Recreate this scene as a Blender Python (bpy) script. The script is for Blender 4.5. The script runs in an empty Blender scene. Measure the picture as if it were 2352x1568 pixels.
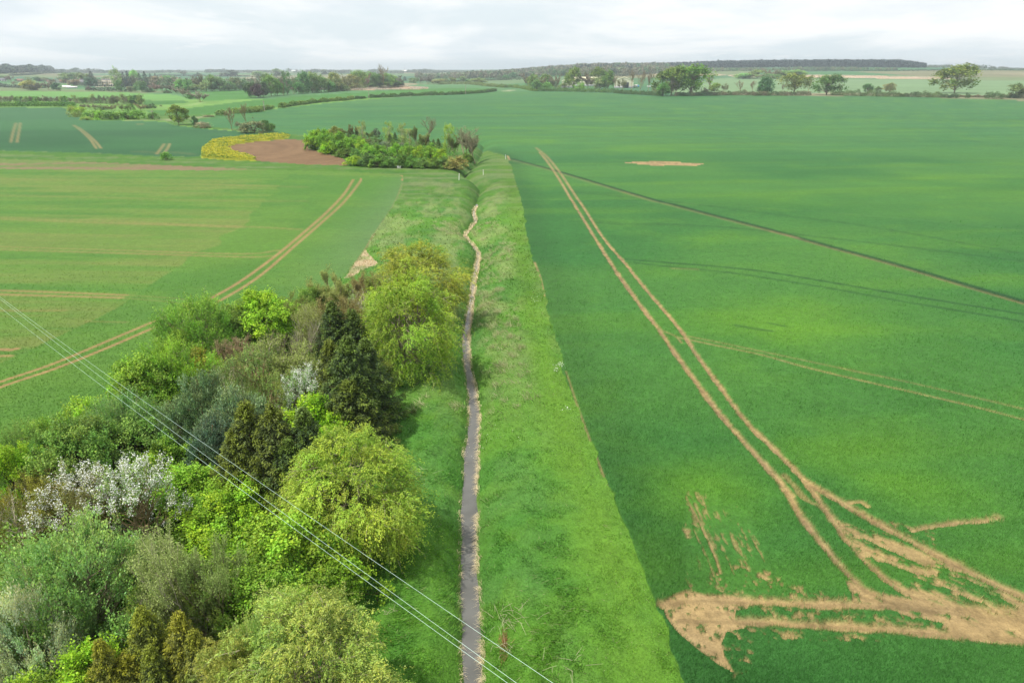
import bpy, math, numpy as np
from mathutils import Vector, Matrix
RAD = math.radians
sc = bpy.context.scene
COL = sc.collection
# ------------------------------------------------------------------ camera
CAMH = 25.0
HAZE = .00016
PITCH = RAD(21.8)
FPX = 1568.0          # focal length in px of a 2352 x 1568 view
cam_d = bpy.data.cameras.new('camera'); cam = bpy.data.objects.new('camera', cam_d); COL.objects.link(cam)
cam.location = (0, 0, CAMH); cam.rotation_euler = (RAD(90) - PITCH, 0, 0)
cam_d.sensor_width = 36; cam_d.lens = 24; cam_d.clip_start = 0.5; cam_d.clip_end = 40000
sc.camera = cam
CP, SP = math.cos(PITCH), math.sin(PITCH)

# ------------------------------------------------------------------ numpy noise
def _hash(ix, iy, seed):
    h = (ix * 374761393 + iy * 668265263 + seed * 1442695041) & 0xFFFFFFFF
    h = ((h ^ (h >> 13)) * 1274126177) & 0xFFFFFFFF
    h = h ^ (h >> 16)
    return (h & 0xFFFFFF) / float(0xFFFFFF)
def vnoise(x, y, seed=0):
    x = np.asarray(x, dtype=np.float64); y = np.asarray(y, dtype=np.float64)
    ix = np.floor(x).astype(np.int64); iy = np.floor(y).astype(np.int64)
    fx = x - ix; fy = y - iy
    fx = fx * fx * (3 - 2 * fx); fy = fy * fy * (3 - 2 * fy)
    a = _hash(ix, iy, seed); b = _hash(ix + 1, iy, seed); c = _hash(ix, iy + 1, seed); d = _hash(ix + 1, iy + 1, seed)
    return (a * (1 - fx) + b * fx) * (1 - fy) + (c * (1 - fx) + d * fx) * fy
def fbm(x, y, seed=0, o=3):
    s = 0; a = 1; t = 0
    for k in range(o):
        s = s + a * vnoise(x * 2**k + 17.3 * k, y * 2**k - 9.1 * k, seed + k); t += a; a *= .5
    return s / t
def sm(e0, e1, x):
    t = np.clip((x - e0) / (e1 - e0), 0, 1); return t * t * (3 - 2 * t)

# ------------------------------------------------------------------ rays and terrain
def raydir(px, py):
    a = (np.asarray(px, float) - 1176) / FPX; b = (784 - np.asarray(py, float)) / FPX
    return a, CP + b * SP, -SP + b * CP
def hz_far(x, y):
    r = np.hypot(x, y) + 1e-6
    px = 1176 + FPX * x / np.maximum(y, 1) 
    az = np.arctan2(x, y)
    z = 0 * r
    # hill on the right, behind the tree line
    right = sm(RAD(-6), RAD(7), az)
    z = z + 21 * sm(850, 2300, r) * right
    z = z + 11 * sm(2200, 2750, r) * np.exp(-((az - RAD(22.5)) / RAD(9)) ** 4)
    # wooded hill far left
    z = z + 15 * sm(1500, 2500, r) * (1 - sm(RAD(-35), RAD(-29.5), az))
    z = z + 5.5 * sm(1700, 3200, r) * (1 - right)
    # slow swells
    z = z + 1.3 * sm(260, 620, r) * (fbm(x / 330, y / 330, 5, 2) - .5) * 2 * (1 - .5 * sm(1500, 3000, r))
    return z
STREAM_PX = [(1085,1900),(1084,1700),(1083,1568),(1082,1450),(1079,1350),(1077,1250),(1077,1150),(1080,1080),(1087,1000),(1090,950),(1085,900),(1075,850),(1069,800),(1072,760),(1078,720),(1085,680),(1089,640),(1099,600),(1100,585),(1085,565),(1067,545),(1078,530),(1093,512),(1088,490),(1096,470),(1104,440),(1094,428),(1072,415),(1066,405),(1090,385),(1100,372),(1108,355),(1112,340)]
def ditch_depth(y): return 1.25 + 0.75 * sm(30, 110, y)
_sx = []; _sy = []
for _p in STREAM_PX:
    dx, dy, dz = raydir(*_p); zz = -1.3
    for _ in range(6):
        t = (zz - CAMH) / dz; yy = t * dy; zz = -float(ditch_depth(yy))
    _sx.append(t * dx); _sy.append(t * dy)
SXP = np.array([_sx[0]] + _sx + [_sx[-1] - 6]); SYP = np.array([-30.0] + _sy + [_sy[-1] + 30])
_o = np.argsort(SYP); SXP = SXP[_o]; SYP = SYP[_o]
YEND = SYP[-1]
def stream_x(y):
    return np.interp(y, SYP, SXP) + .12 * (vnoise(y * .6, y * 0 + 3, 8) - .5)
def stream_halfw(y):
    w = np.interp(y, [0, 22, 33, 45, 58, 75, 95, 110], [.42, .42, .46, .44, .30, .26, .23, .2])
    return w + .20 * (fbm(y * .55, y * 0 + 7, 2, 3) - .5)
def hz(x, y):
    x = np.asarray(x, float); y = np.asarray(y, float)
    z = hz_far(x, y)
    d = x - stream_x(y); dep = ditch_depth(y); hw = stream_halfw(y)
    wl = 2.4 + 1.8 * sm(30, 100, y); wr = 3.4 + 3.0 * sm(30, 100, y)
    wid = np.where(d < 0, wl, wr)
    t = np.clip((np.abs(d) - hw) / wid, 0, 1)
    prof = 1 - t ** .75 * (1.75 - .75 * t)
    on = sm(-60, -30, y) * (1 - sm(YEND - 25, YEND, y))
    z = z - dep * np.clip(prof, 0, 1) * on
    return z
def unproj(px, py, ditch=False, zoff=0.0):
    """pixel of the photo -> point on the land"""
    f = hz if ditch else hz_far
    dx, dy, dz = raydir(px, py)
    t = np.exp(np.linspace(math.log(18), math.log(9000), 900)) / dy
    xs = t * dx; ys = t * dy; zs = CAMH + t * dz
    g = zs - f(xs, ys) - zoff
    i = np.argmax(g < 0)
    if g[i] >= 0: i = len(t) - 1
    if i == 0: i = 1
    a, b = t[i-1], t[i]
    for _ in range(25):
        m = (a + b) / 2
        if CAMH + m * dz - f(m * dx, m * dy) - zoff < 0: b = m
        else: a = m
    m = (a + b) / 2
    x, y = m * dx, m * dy
    return float(x), float(y), float(f(x, y))
def onplane(px, py, z):
    dx, dy, dz = raydir(px, py); t = (z - CAMH) / dz
    return t * dx, t * dy
def axial(x, y, z): return y * CP + (CAMH - z) * SP
def P2(lst): return np.array([unproj(*p)[:2] for p in lst])

# ------------------------------------------------------------------ mesh helpers
def new_mesh(name, V, F, col=None, mats=(), smooth=False, midx=None):
    """V (n,3); F (m,3) or (m,4) index array, or list of such arrays"""
    if not isinstance(F, (list, tuple)): F = [F]
    me = bpy.data.meshes.new(name)
    V = np.ascontiguousarray(V, dtype=np.float32)
    me.vertices.add(len(V)); me.vertices.foreach_set('co', V.ravel())
    nl = sum(f.size for f in F); npoly = sum(len(f) for f in F)
    me.loops.add(nl); me.polygons.add(npoly)
    me.loops.foreach_set('vertex_index', np.concatenate([f.ravel() for f in F]).astype(np.int32))
    tot = np.concatenate([np.full(len(f), f.shape[1]) for f in F]).astype(np.int32)
    st = np.concatenate([[0], np.cumsum(tot)[:-1]]).astype(np.int32)
    me.polygons.foreach_set('loop_start', st); me.polygons.foreach_set('loop_total', tot)
    if smooth: me.polygons.foreach_set('use_smooth', np.ones(npoly, dtype=bool))
    if midx is not None: me.polygons.foreach_set('material_index', np.asarray(midx, dtype=np.int32))
    me.update(calc_edges=True)
    if col is not None:
        at = me.color_attributes.new('Col', 'FLOAT_COLOR', 'POINT')
        c = np.ones((len(V), 4), dtype=np.float32); c[:, :3] = col
        at.data.foreach_set('color', c.ravel())
    for m in mats: me.materials.append(m)
    return me
def link(name, me, parent=None, loc=None):
    o = bpy.data.objects.new(name, me); COL.objects.link(o)
    if parent is not None: o.parent = parent
    if loc is not None: o.location = loc
    return o
def tag(o, label=None, cat=None, group=None, kind=None):
    if label: o['label'] = label
    if cat: o['category'] = cat
    if group: o['group'] = group
    if kind: o['kind'] = kind
    return o
def join_parts(parts):
    """list of (V, F(m,k), col) -> merged arrays with quads and tris lists"""
    Vs = []; Q = []; T = []; C = []; n = 0
    for V, F, c in parts:
        if len(V) == 0: continue
        Vs.append(V); C.append(np.broadcast_to(c, (len(V), 3)))
        (Q if F.shape[1] == 4 else T).append(F + n); n += len(V)
    Fs = []
    if Q: Fs.append(np.concatenate(Q))
    if T: Fs.append(np.concatenate(T))
    return np.concatenate(Vs), Fs, np.concatenate(C)

# ------------------------------------------------------------------ materials
def mat(name):
    m = bpy.data.materials.new(name); m.use_nodes = True
    nt = m.node_tree; nt.nodes.clear()
    out = nt.nodes.new('ShaderNodeOutputMaterial')
    return m, nt, out
def N(nt, t, **kw):
    n = nt.nodes.new(t)
    for k, v in kw.items(): setattr(n, k, v)
    return n
def leaf_material(name, transl=.3, var=.25, rough=.55):
    m, nt, out = mat(name); L = nt.links.new
    at = N(nt, 'ShaderNodeAttribute'); at.attribute_name = 'Col'
    oi = N(nt, 'ShaderNodeObjectInfo')
    mul = N(nt, 'ShaderNodeMix', data_type='RGBA', blend_type='MULTIPLY'); mul.inputs[0].default_value = 1
    L(at.outputs['Color'], mul.inputs[6]); L(oi.outputs['Color'], mul.inputs[7])
    geo = N(nt, 'ShaderNodeNewGeometry')
    hsv = N(nt, 'ShaderNodeHueSaturation')
    mr = N(nt, 'ShaderNodeMapRange'); mr.inputs[3].default_value = 1 - var; mr.inputs[4].default_value = 1 + var
    L(geo.outputs['Random Per Island'], mr.inputs[0]); L(mr.outputs[0], hsv.inputs['Value'])
    L(mul.outputs[2], hsv.inputs['Color'])
    p = N(nt, 'ShaderNodeBsdfPrincipled'); p.inputs['Roughness'].default_value = rough
    p.inputs['Specular IOR Level'].default_value = .25
    L(hsv.outputs[0], p.inputs['Base Color'])
    tr = N(nt, 'ShaderNodeBsdfTranslucent'); L(hsv.outputs[0], tr.inputs['Color'])
    mx = N(nt, 'ShaderNodeMixShader'); mx.inputs[0].default_value = transl
    L(p.outputs[0], mx.inputs[1]); L(tr.outputs[0], mx.inputs[2]); L(mx.outputs[0], out.inputs[0])
    return m
def attr_material(name, rough=.9, noise=None, bump=None, spec=.15):
    """base colour from Col attribute x procedural noise layers [(scale, amount)], bump [(scale, dist)]"""
    m, nt, out = mat(name); L = nt.links.new
    at = N(nt, 'ShaderNodeAttribute'); at.attribute_name = 'Col'
    tc = N(nt, 'ShaderNodeTexCoord')
    c = at.outputs['Color']
    for (s, a) in (noise or []):
        n = N(nt, 'ShaderNodeTexNoise'); n.inputs['Scale'].default_value = s; n.inputs['Detail'].default_value = 3
        L(tc.outputs['Object'], n.inputs['Vector'])
        mr = N(nt, 'ShaderNodeMapRange'); mr.inputs[1].default_value = .25; mr.inputs[2].default_value = .75
        mr.inputs[3].default_value = 1 - a; mr.inputs[4].default_value = 1 + a
        L(n.outputs[0], mr.inputs[0])
        v = N(nt, 'ShaderNodeVectorMath', operation='SCALE'); L(c, v.inputs[0]); L(mr.outputs[0], v.inputs['Scale'])
        c = v.outputs[0]
    p = N(nt, 'ShaderNodeBsdfPrincipled'); p.inputs['Roughness'].default_value = rough
    p.inputs['Specular IOR Level'].default_value = spec
    L(c, p.inputs['Base Color'])
    prev = None
    for (s, d) in (bump or []):
        n = N(nt, 'ShaderNodeTexNoise'); n.inputs['Scale'].default_value = s; n.inputs['Detail'].default_value = 4
        L(tc.outputs['Object'], n.inputs['Vector'])
        b = N(nt, 'ShaderNodeBump'); b.inputs['Strength'].default_value = 1; b.inputs['Distance'].default_value = d
        L(n.outputs[0], b.inputs['Height'])
        if prev: L(prev.outputs[0], b.inputs['Normal'])
        prev = b
    if prev: L(prev.outputs[0], p.inputs['Normal'])
    L(p.outputs[0], out.inputs[0])
    return m
def plain(name, col, rough=.7, metal=0, spec=.3, noise=.12, scale=2.0):
    m, nt, out = mat(name); L = nt.links.new
    tc = N(nt, 'ShaderNodeTexCoord'); n = N(nt, 'ShaderNodeTexNoise'); n.inputs['Scale'].default_value = scale
    L(tc.outputs['Object'], n.inputs['Vector'])
    mr = N(nt, 'ShaderNodeMapRange'); mr.inputs[3].default_value = 1 - noise; mr.inputs[4].default_value = 1 + noise
    L(n.outputs[0], mr.inputs[0])
    v = N(nt, 'ShaderNodeVectorMath', operation='SCALE'); v.inputs[0].default_value = col; L(mr.outputs[0], v.inputs['Scale'])
    p = N(nt, 'ShaderNodeBsdfPrincipled'); p.inputs['Roughness'].default_value = rough; p.inputs['Metallic'].default_value = metal
    p.inputs['Specular IOR Level'].default_value = spec
    L(v.outputs[0], p.inputs['Base Color']); L(p.outputs[0], out.inputs[0])
    return m
M_LEAF = leaf_material('leaf')
M_NEEDLE = leaf_material('needle', transl=.12, var=.3, rough=.6)
M_PETAL = leaf_material('petal', transl=.3, var=.08)
M_BARK = attr_material('bark', .9, [(3, .25)], None)
M_BLADE = leaf_material('blade', transl=.28, var=.22, rough=.5)
M_GRASS = attr_material('grass', .9, [(.35, .10), (2.2, .16), (9, .18)], [(2.0, .10), (8, .06)])
M_CROP = attr_material('crop', .8, [(.12, .06), (.9, .12), (3.5, .18), (11, .2)], [(5, .05), (12, .04)])
M_SOIL = attr_material('soil', .95, [(.25, .10), (1.2, .12), (7, .16)], [(3, .08), (14, .03)])
M_FAR = attr_material('pasture', .9, [(.012, .10), (.08, .08), (.6, .08)], None)

# ------------------------------------------------------------------ light and sky
SUN_EL = RAD(61); SUNDIR = Vector((0.93, 0.36, 0)).normalized() * math.cos(SUN_EL) + Vector((0, 0, -math.sin(SUN_EL)))
sd = bpy.data.lights.new('sun', 'SUN'); so = bpy.data.objects.new('sun', sd); COL.objects.link(so)
so.rotation_euler = SUNDIR.to_track_quat('-Z', 'Y').to_euler(); so.location = (-60, -30, 120)
sd.energy = 4.8; sd.angle = RAD(0.6); sd.color = (1, .955, .87)
w = bpy.data.worlds.new('World'); sc.world = w; w.use_nodes = True
nt = w.node_tree; nt.nodes.clear(); L = nt.links.new
wo = N(nt, 'ShaderNodeOutputWorld'); bg = N(nt, 'ShaderNodeBackground'); bg.inputs[1].default_value = .105
sky = N(nt, 'ShaderNodeTexSky', sky_type='NISHITA'); sky.sun_disc = False; sky.sun_elevation = SUN_EL
sky.sun_rotation = math.atan2(-SUNDIR.x, -SUNDIR.y); sky.air_density = 1.2; sky.dust_density = 2.5; sky.ozone_density = 1.5
tc = N(nt, 'ShaderNodeTexCoord'); sep = N(nt, 'ShaderNodeSeparateXYZ'); L(tc.outputs['Generated'], sep.inputs[0])
# a cloud layer seen in perspective: direction / (z + small)
zc = N(nt, 'ShaderNodeMath', operation='ADD'); zc.inputs[1].default_value = .11; L(sep.outputs[2], zc.inputs[0])
zm = N(nt, 'ShaderNodeMath', operation='MAXIMUM'); zm.inputs[1].default_value = .02; L(zc.outputs[0], zm.inputs[0])
dv = N(nt, 'ShaderNodeMath', operation='DIVIDE'); L(sep.outputs[0], dv.inputs[0]); L(zm.outputs[0], dv.inputs[1])
dv2 = N(nt, 'ShaderNodeMath', operation='DIVIDE'); L(sep.outputs[1], dv2.inputs[0]); L(zm.outputs[0], dv2.inputs[1])
cmb = N(nt, 'ShaderNodeCombineXYZ'); L(dv.outputs[0], cmb.inputs[0]); L(dv2.outputs[0], cmb.inputs[1])
def cloud(scale, seed, lo, hi, detail=7, rough=.55, dist=.3):
    mp = N(nt, 'ShaderNodeMapping'); mp.inputs['Location'].default_value = (seed, seed * 1.7, 0); L(cmb.outputs[0], mp.inputs[0])
    mp.inputs['Scale'].default_value = (1, .75, 1)
    n = N(nt, 'ShaderNodeTexNoise'); n.inputs['Scale'].default_value = scale; n.inputs['Detail'].default_value = detail
    n.inputs['Roughness'].default_value = rough; n.inputs['Distortion'].default_value = dist
    L(mp.outputs[0], n.inputs['Vector'])
    r = N(nt, 'ShaderNodeMapRange', interpolation_type='SMOOTHSTEP'); r.inputs[1].default_value = lo; r.inputs[2].default_value = hi
    L(n.outputs[0], r.inputs[0]); return r
def mixc(f, a, b):
    mx = N(nt, 'ShaderNodeMix', data_type='RGBA')
    if hasattr(f, 'outputs'): L(f.outputs[0], mx.inputs[0])
    else: mx.inputs[0].default_value = f
    for s, i in ((a, 6), (b, 7)):
        if isinstance(s, tuple): mx.inputs[i].default_value = (*s, 1)
        else: L(s, mx.inputs[i])
    return mx.outputs[2]
veil = mixc(.90, sky.outputs[0], (8.1, 9.0, 9.45))
c1 = cloud(.5, 3.1, .40, .62)
col = mixc(c1, veil, (10.0, 10.1, 10.1))
c2 = cloud(.7, 8.4, .50, .72)
shade = N(nt, 'ShaderNodeMath', operation='MULTIPLY'); shade.inputs[1].default_value = .42; L(c2.outputs[0], shade.inputs[0])
col = mixc(shade, col, (7.0, 7.9, 8.6))
c3 = cloud(1.6, 1.2, .60, .74)
s3 = N(nt, 'ShaderNodeMath', operation='MULTIPLY'); s3.inputs[1].default_value = .6; L(c3.outputs[0], s3.inputs[0])
col = mixc(s3, col, (10.2, 10.2, 10.2))
L(col, bg.inputs[0]); L(bg.outputs[0], wo.inputs[0])
sc.view_settings.view_transform = 'Standard'; sc.view_settings.look = 'None'; sc.view_settings.gamma = 1
sc.view_settings.exposure = .06; sc.view_settings.use_curve_mapping = False
# ================================================================== THE LAND
# every boundary below was traced on the photograph and laid down on the land in metres
def inpoly(x, y, poly):
    x0, y0 = poly.min(0); x1, y1 = poly.max(0)
    res = np.zeros(x.shape, bool)
    sel = np.where((x >= x0) & (x <= x1) & (y >= y0) & (y <= y1))[0]
    if len(sel) == 0: return res
    X = x[sel]; Y = y[sel]; ins = np.zeros(len(sel), bool)
    n = len(poly)
    for i in range(n):
        ax, ay = poly[i]; bx, by = poly[(i + 1) % n]
        if ay == by: continue
        c = ((ay > Y) != (by > Y)) & (X < (bx - ax) * (Y - ay) / (by - ay) + ax)
        ins ^= c
    res[sel] = ins
    return res
def resamp(pts, k=6):
    """smooth a polyline (Catmull-Rom)"""
    p = np.asarray(pts, float); q = np.vstack([2 * p[0] - p[1], p, 2 * p[-1] - p[-2]]); out = []
    for i in range(1, len(q) - 2):
        for t in np.linspace(0, 1, k, endpoint=False):
            out.append(.5 * ((2*q[i]) + (-q[i-1]+q[i+1])*t + (2*q[i-1]-5*q[i]+4*q[i+1]-q[i+2])*t*t + (-q[i-1]+3*q[i]-3*q[i+1]+q[i+2])*t**3))
    out.append(p[-1]); return np.array(out)
def pdist(x, y, line, maxd):
    """distance to a polyline, capped at maxd"""
    D = np.full(x.shape, float(maxd))
    x0, y0 = line.min(0) - maxd; x1, y1 = line.max(0) + maxd
    S = np.where((x > x0) & (x < x1) & (y > y0) & (y < y1))[0]
    if len(S) == 0: return D
    xs = x[S]; ys = y[S]; d = np.full(len(S), float(maxd))
    for i in range(len(line) - 1):
        ax, ay = line[i]; bx, by = line[i + 1]
        m = (xs > min(ax, bx) - maxd) & (xs < max(ax, bx) + maxd) & (ys > min(ay, by) - maxd) & (ys < max(ay, by) + maxd)
        if not m.any(): continue
        X = xs[m]; Y = ys[m]; vx, vy = bx - ax, by - ay; L2 = vx*vx + vy*vy + 1e-9
        t = np.clip(((X - ax) * vx + (Y - ay) * vy) / L2, 0, 1)
        d[m] = np.minimum(d[m], np.hypot(X - ax - t * vx, Y - ay - t * vy))
    D[S] = d
    return D
EDGE = [(1118,338),(1135,350),(1157,356),(1168,368),(1180,400),(1195,450),(1205,500),(1213,550),(1226,600),(1241,640),(1252,690),(1264,740),(1280,790),(1302,860),(1332,950),(1373,1060),(1414,1170),(1450,1260),(1494,1352),(1512,1420),(1534,1500),(1572,1568),(1650,1720),(1780,1950)]
PG = {}
PG['wheat'] = P2(EDGE + [(3600,1950),(3600,400),(2800,250),(2500,236),(2352,232),(2200,226),(2050,222),(1850,220),(1640,219),(1500,221),(1440,218),(1380,214),(1300,211),(1210,210),(1140,211),(1000,219),(900,225),(800,233),(700,243),(640,250),(560,259),(495,265),(470,272),(435,278),(450,288),(560,299),(640,306),(700,311),(800,318),(900,322),(1050,330)])
PG['barley'] = P2([(-900,352),(0,364),(300,376),(600,389),(800,394),(915,401),(926,403),(924,430),(905,470),(862,535),(838,575),(800,622),(740,680),(500,780),(380,860),(200,960),(60,1010),(-400,1130),(-900,1260)])
PG['wheat_left'] = P2([(-900,245),(0,247),(160,248),(172,266),(200,276),(330,278),(378,280),(400,288),(470,296),(560,303),(630,309),(560,313),(490,321),(466,335),(464,352),(458,360),(380,360),(200,351),(0,346),(-900,325)])
PG['rape'] = P2([(463,363),(464,345),(490,324),(560,316),(650,310),(668,315),(650,320),(590,325),(540,332),(518,340),(540,352),(580,362),(590,370),(520,368)])
PG['plough'] = P2([(518,340),(540,332),(590,325),(660,320),(712,322),(706,332),(708,342),(740,350),(790,365),(798,380),(700,378),(590,370),(580,362),(540,352)])
PG['wood'] = P2([(950,650),(925,780),(850,900),(790,960),(780,1080),(830,1200),(800,1280),(730,1370),(690,1500),(690,1800),(-700,1800),(-900,1200),(-60,1090),(100,1040),(300,960),(420,850),(520,770),(700,715),(850,690)])
PG['tan_corner'] = P2([(838,572),(848,585),(868,604),(835,618),(800,640),(790,640)])
PG['fieldB'] = P2([(330,256),(430,249),(480,243),(588,230),(700,220),(800,214),(930,206),(1020,203),(1090,202),(1140,206),(1138,209),(1000,216),(800,230),(640,247),(495,262),(425,270),(400,269),(365,262)])
PG['fieldC'] = P2([(-500,207),(0,209),(150,211),(280,212),(400,218),(430,226),(440,231),(400,232),(335,230),(320,224),(0,223),(-500,222)])
PG['fieldD'] = P2([(330,230.5),(438,232),(425,237),(380,241),(332,243)])
PG['fieldE'] = P2([(436,214),(500,210),(590,207),(588,226),(500,231),(470,232),(445,222)])
PG['paleR'] = P2([(1500,214),(1560,200),(1600,190),(1650,181),(1690,178),(2180,184),(2352,186),(2700,195),(2700,240),(2352,222),(2000,214),(1700,213)])
PG['maize_strip'] = P2([(1672,174.5),(1690,173.5),(1900,173.8),(2050,176),(2180,179.2),(2185,182.5),(2100,181.5),(1900,179.5),(1690,177.5)])
PG['maize_far'] = P2([(1560,168),(1670,173),(1600,175),(1500,172)])
PG['bare_patch'] = P2([(1435,374),(1455,371.8),(1500,370.8),(1540,371.5),(1575,373.5),(1617,376.5),(1600,380.8),(1560,380.8),(1500,380.2),(1478,378.2)])
PG['game_strip'] = P2([(782,208.5),(800,206.5),(860,203.5),(925,199),(985,203.5),(955,206),(850,207)])
cb = lambda L_: [(1378.2 + a * .7246, 1010.6 + b * .7246) for a, b in L_]
PG['blob'] = P2(cb([(200,515),(235,492),(270,480),(330,492),(430,496),(470,515),(468,540),(430,545),(425,580),(465,590),(455,602),(400,612),(385,650),(395,690),(428,745),(380,722),(300,662),(240,610),(205,560)]))
PG['thin'] = P2(cb([(400,595),(500,600),(640,612),(900,625),(900,645),(600,640),(490,660),(480,720),(430,780),(380,690)]))
PG['fringe'] = P2(cb([(270,425),(330,440),(430,400),(530,420),(640,470),(760,500),(900,512),(900,520),(500,510),(270,490)]))
PG['merge'] = P2(cb([(770,440),(830,470),(905,492),(1000,508),(1150,540),(1344,575),(1500,600),(1500,690),(1344,655),(1150,642),(950,622),(960,600),(1080,602),(1085,585),(960,560),(940,548),(870,520),(800,505)]))
PG['merge2'] = P2(cb([(745,255),(860,290),(960,318),(1090,368),(1190,425),(1344,490),(1500,560),(1500,600),(1344,580),(1150,545),(1000,505),(900,440),(830,370)]))
PG['merge3'] = P2(cb([(880,255),(960,270),(1060,300),(1060,340),(980,315),(900,280)]))
PG['parched'] = P2([(1575,1130),(1640,1140),(1720,1180),(1740,1240),(1770,1340),(1760,1380),(1580,1380),(1570,1300)])
SOIL_TRACKS = [  # (px polyline, half width m, strength)
 ([(1240,350),(1262,378),(1288,418),(1310,455),(1340,505),(1380,570),(1420,632),(1470,702),(1518,765),(1545,806),(1600,882),(1660,962),(1740,1052),(1800,1122),(1840,1190),(1900,1268),(1955,1330),(2010,1368),(2100,1392),(2400,1410)], .23, 1.),
 ([(1232,340),(1258,362),(1285,395),(1310,432),(1345,485),(1385,547),(1435,606),(1480,662),(1560,757),(1600,817),(1660,900),(1720,978),(1800,1056),(1852,1112),(1900,1180),(1960,1262),(2040,1338),(2130,1383),(2250,1412),(2450,1425)], .20, 1.),
 ([(1800,1095),(1822,1118),(1850,1150),(1880,1165),(1920,1200),(1980,1265)], .16, .6),
 ([(1850,1108),(1900,1138),(1960,1173),(2020,1208),(2100,1250),(2200,1302),(2300,1352),(2450,1415)], .28, 1.),
 ([(1945,1158),(1975,1155),(1990,1165)], .13, .9),
 ([(2095,1222),(2140,1212),(2200,1203),(2250,1200),(2300,1190)], .16, .95),
 ([(1524,1392),(1600,1380),(1700,1383),(1850,1390),(2000,1393),(2150,1404),(2450,1440)], .27, 1.),
 ([(1560,1425),(1750,1432),(1900,1440),(2050,1449),(2200,1462),(2450,1480)], .27, 1.),
 ([(1577,1150),(1600,1190),(1625,1240),(1642,1280),(1655,1320)], .06, .9),
 ([(1577,1222),(1580,1235)], .16, .8),
 ([(1546,1572),(1640,1680)], .2, .0),
 # footpath with its drain edge
 ([(1166,366),(1230,382),(1300,402),(1400,432),(1450,447),(1520,468),(1600,489),(1700,515),(1800,541),(1900,570),(2050,611),(2200,656),(2352,701),(2700,806)], .09, 1.),
 ([(1430,441),(1470,453)], .17, .9), ([(1770,533),(1830,548)], .19, .9),
 # verge edge, patches of bare soil
 ([(1166,358),(1170,368)], .3, .9), ([(1228,604),(1241,640),(1250,680)], .10, .8), ([(1300,856),(1332,951),(1373,1061),(1414,1171),(1430,1212)], .05, .6),
 # thin sandy lines
 ([(1555,777),(1650,797),(1750,818),(1850,846),(2000,882),(2200,928),(2352,967),(2600,1030)], .10, .8),
 ([(1900,842),(1990,862)], .07, .6), ([(1580,775),(1650,789),(1750,810),(1900,842),(2100,884),(2352,943),(2600,1005)], .09, .6),
 ([(1545,619),(1600,621)], .12, .55),
 ([(1528,765),(1552,775),(1565,790)], .1, .6),
]
DARK_TRACKS_AND_SHADE = [ # slightly lodged, darker tramlines, then one strip of painted shade
 ([(1440,598),(1500,603),(1560,608),(1640,614),(1760,627),(1900,650),(2100,684),(2352,725),(2600,770)], .26, .9),
 ([(1460,606),(1510,612),(1600,621),(1700,632),(1900,664),(2100,700),(2352,742),(2600,790)], .22, .75),
 ([(1312,437),(1360,441),(1420,446)], .2, .7), ([(1318,441),(1380,447),(1500,458),(1650,478),(1800,497),(2000,523),(2352,586)], .26, .7),
 ([(1345,505),(1400,512),(1480,519),(1560,519)], .17, .7), ([(1350,511),(1420,517),(1500,516),(1600,520),(1700,527),(2000,560),(2352,603)], .26, .75), 
 ([(1240,404),(1290,406),(1360,408),(1420,410)], .2, .7),
 ([(1120,328),(1200,330),(1290,333),(1330,334)], .3, .75), ([(1190,331),(1300,338),(1360,339)], .25, .4),
 ([(1690,750),(1720,756),(1770,763)], .3, .55), ([(1765,745),(1800,752)], .25, .5),
 ([(1395,374),(1445,373)], .2, .6), ([(1600,381),(1690,384)], .2, .6),
 ([(1600,391),(1800,396),(2352,412)], .25, .35), ([(1400,302),(1700,312),(2000,318),(2352,330)], .5, .35), ([(1500,340),(1900,350),(2352,372)], .35, .3),
 ([(1700,262),(2000,266),(2352,280)], .9, .35), ([(1200,262),(1500,262)], 1., .3), ([(1100,283),(1350,287)], .8, .3),
 ([(2000,440),(2352,460)], .2, .3), ([(1172,364),(1300,399),(1450,444),(1600,486),(1750,525),(1900,567),(2050,608),(2200,652),(2352,697),(2700,802)], .8, 1.),  # last entry: taller crop's shade beside the footpath, painted as a dark strip
]
RIMS = [] 
LEFT_TRACKS = [
 ([(-200,950),(-60,905),(0,877),(120,836),(240,786),(360,736),(430,712)], .20, .95),
 ([(430,712),(490,682),(560,641),(640,582),(700,532),(750,488),(790,446),(812,412)], .22, 1.),
 ([(-200,975),(-60,918),(0,889),(130,845),(250,797),(360,750),(440,722)], .20, 1.),
 ([(440,722),(520,682),(600,631),(680,562),(740,510),(790,464),(825,420),(829,410)], .20, 1.),
 ([(-300,490),(0,499),(200,505),(500,518),(600,522),(690,527)], .17, .65), ([(-300,492),(0,503),(200,510),(560,522)], .17, .8),
 ([(-300,560),(0,567),(250,574),(550,583),(640,575)], .18, .7), ([(-300,564),(0,573),(300,582),(560,590),(620,588)], .18, .75),
 ([(-300,660),(0,667),(200,674),(290,678)], .2, .9), ([(-300,668),(0,676),(250,683),(280,684)], .2, .95),
 ([(290,678),(400,685),(440,690)], .1, .35), ([(280,684),(380,692),(430,700)], .1, .35),
 ([(-200,705),(0,713),(150,713)], .2, .4), ([(200,738),(290,740)], .13, .35), ([(-200,730),(0,727),(150,722)], .1, .2),
 ([(-20,802),(20,803),(36,801)], .35, .9), ([(-20,818),(25,817)], .25, .7),
 ([(-300,405),(0,411),(400,421),(700,430)], .2, .45), ([(-300,440),(0,447),(500,461),(700,462)], .2, .4),
 ([(923,403),(929,407),(925,414)], .35, .9),
 ([(860,536),(838,575),(805,618)], .10, .8), ([(925,420),(905,470),(862,535)], .12, .4),
]
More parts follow.
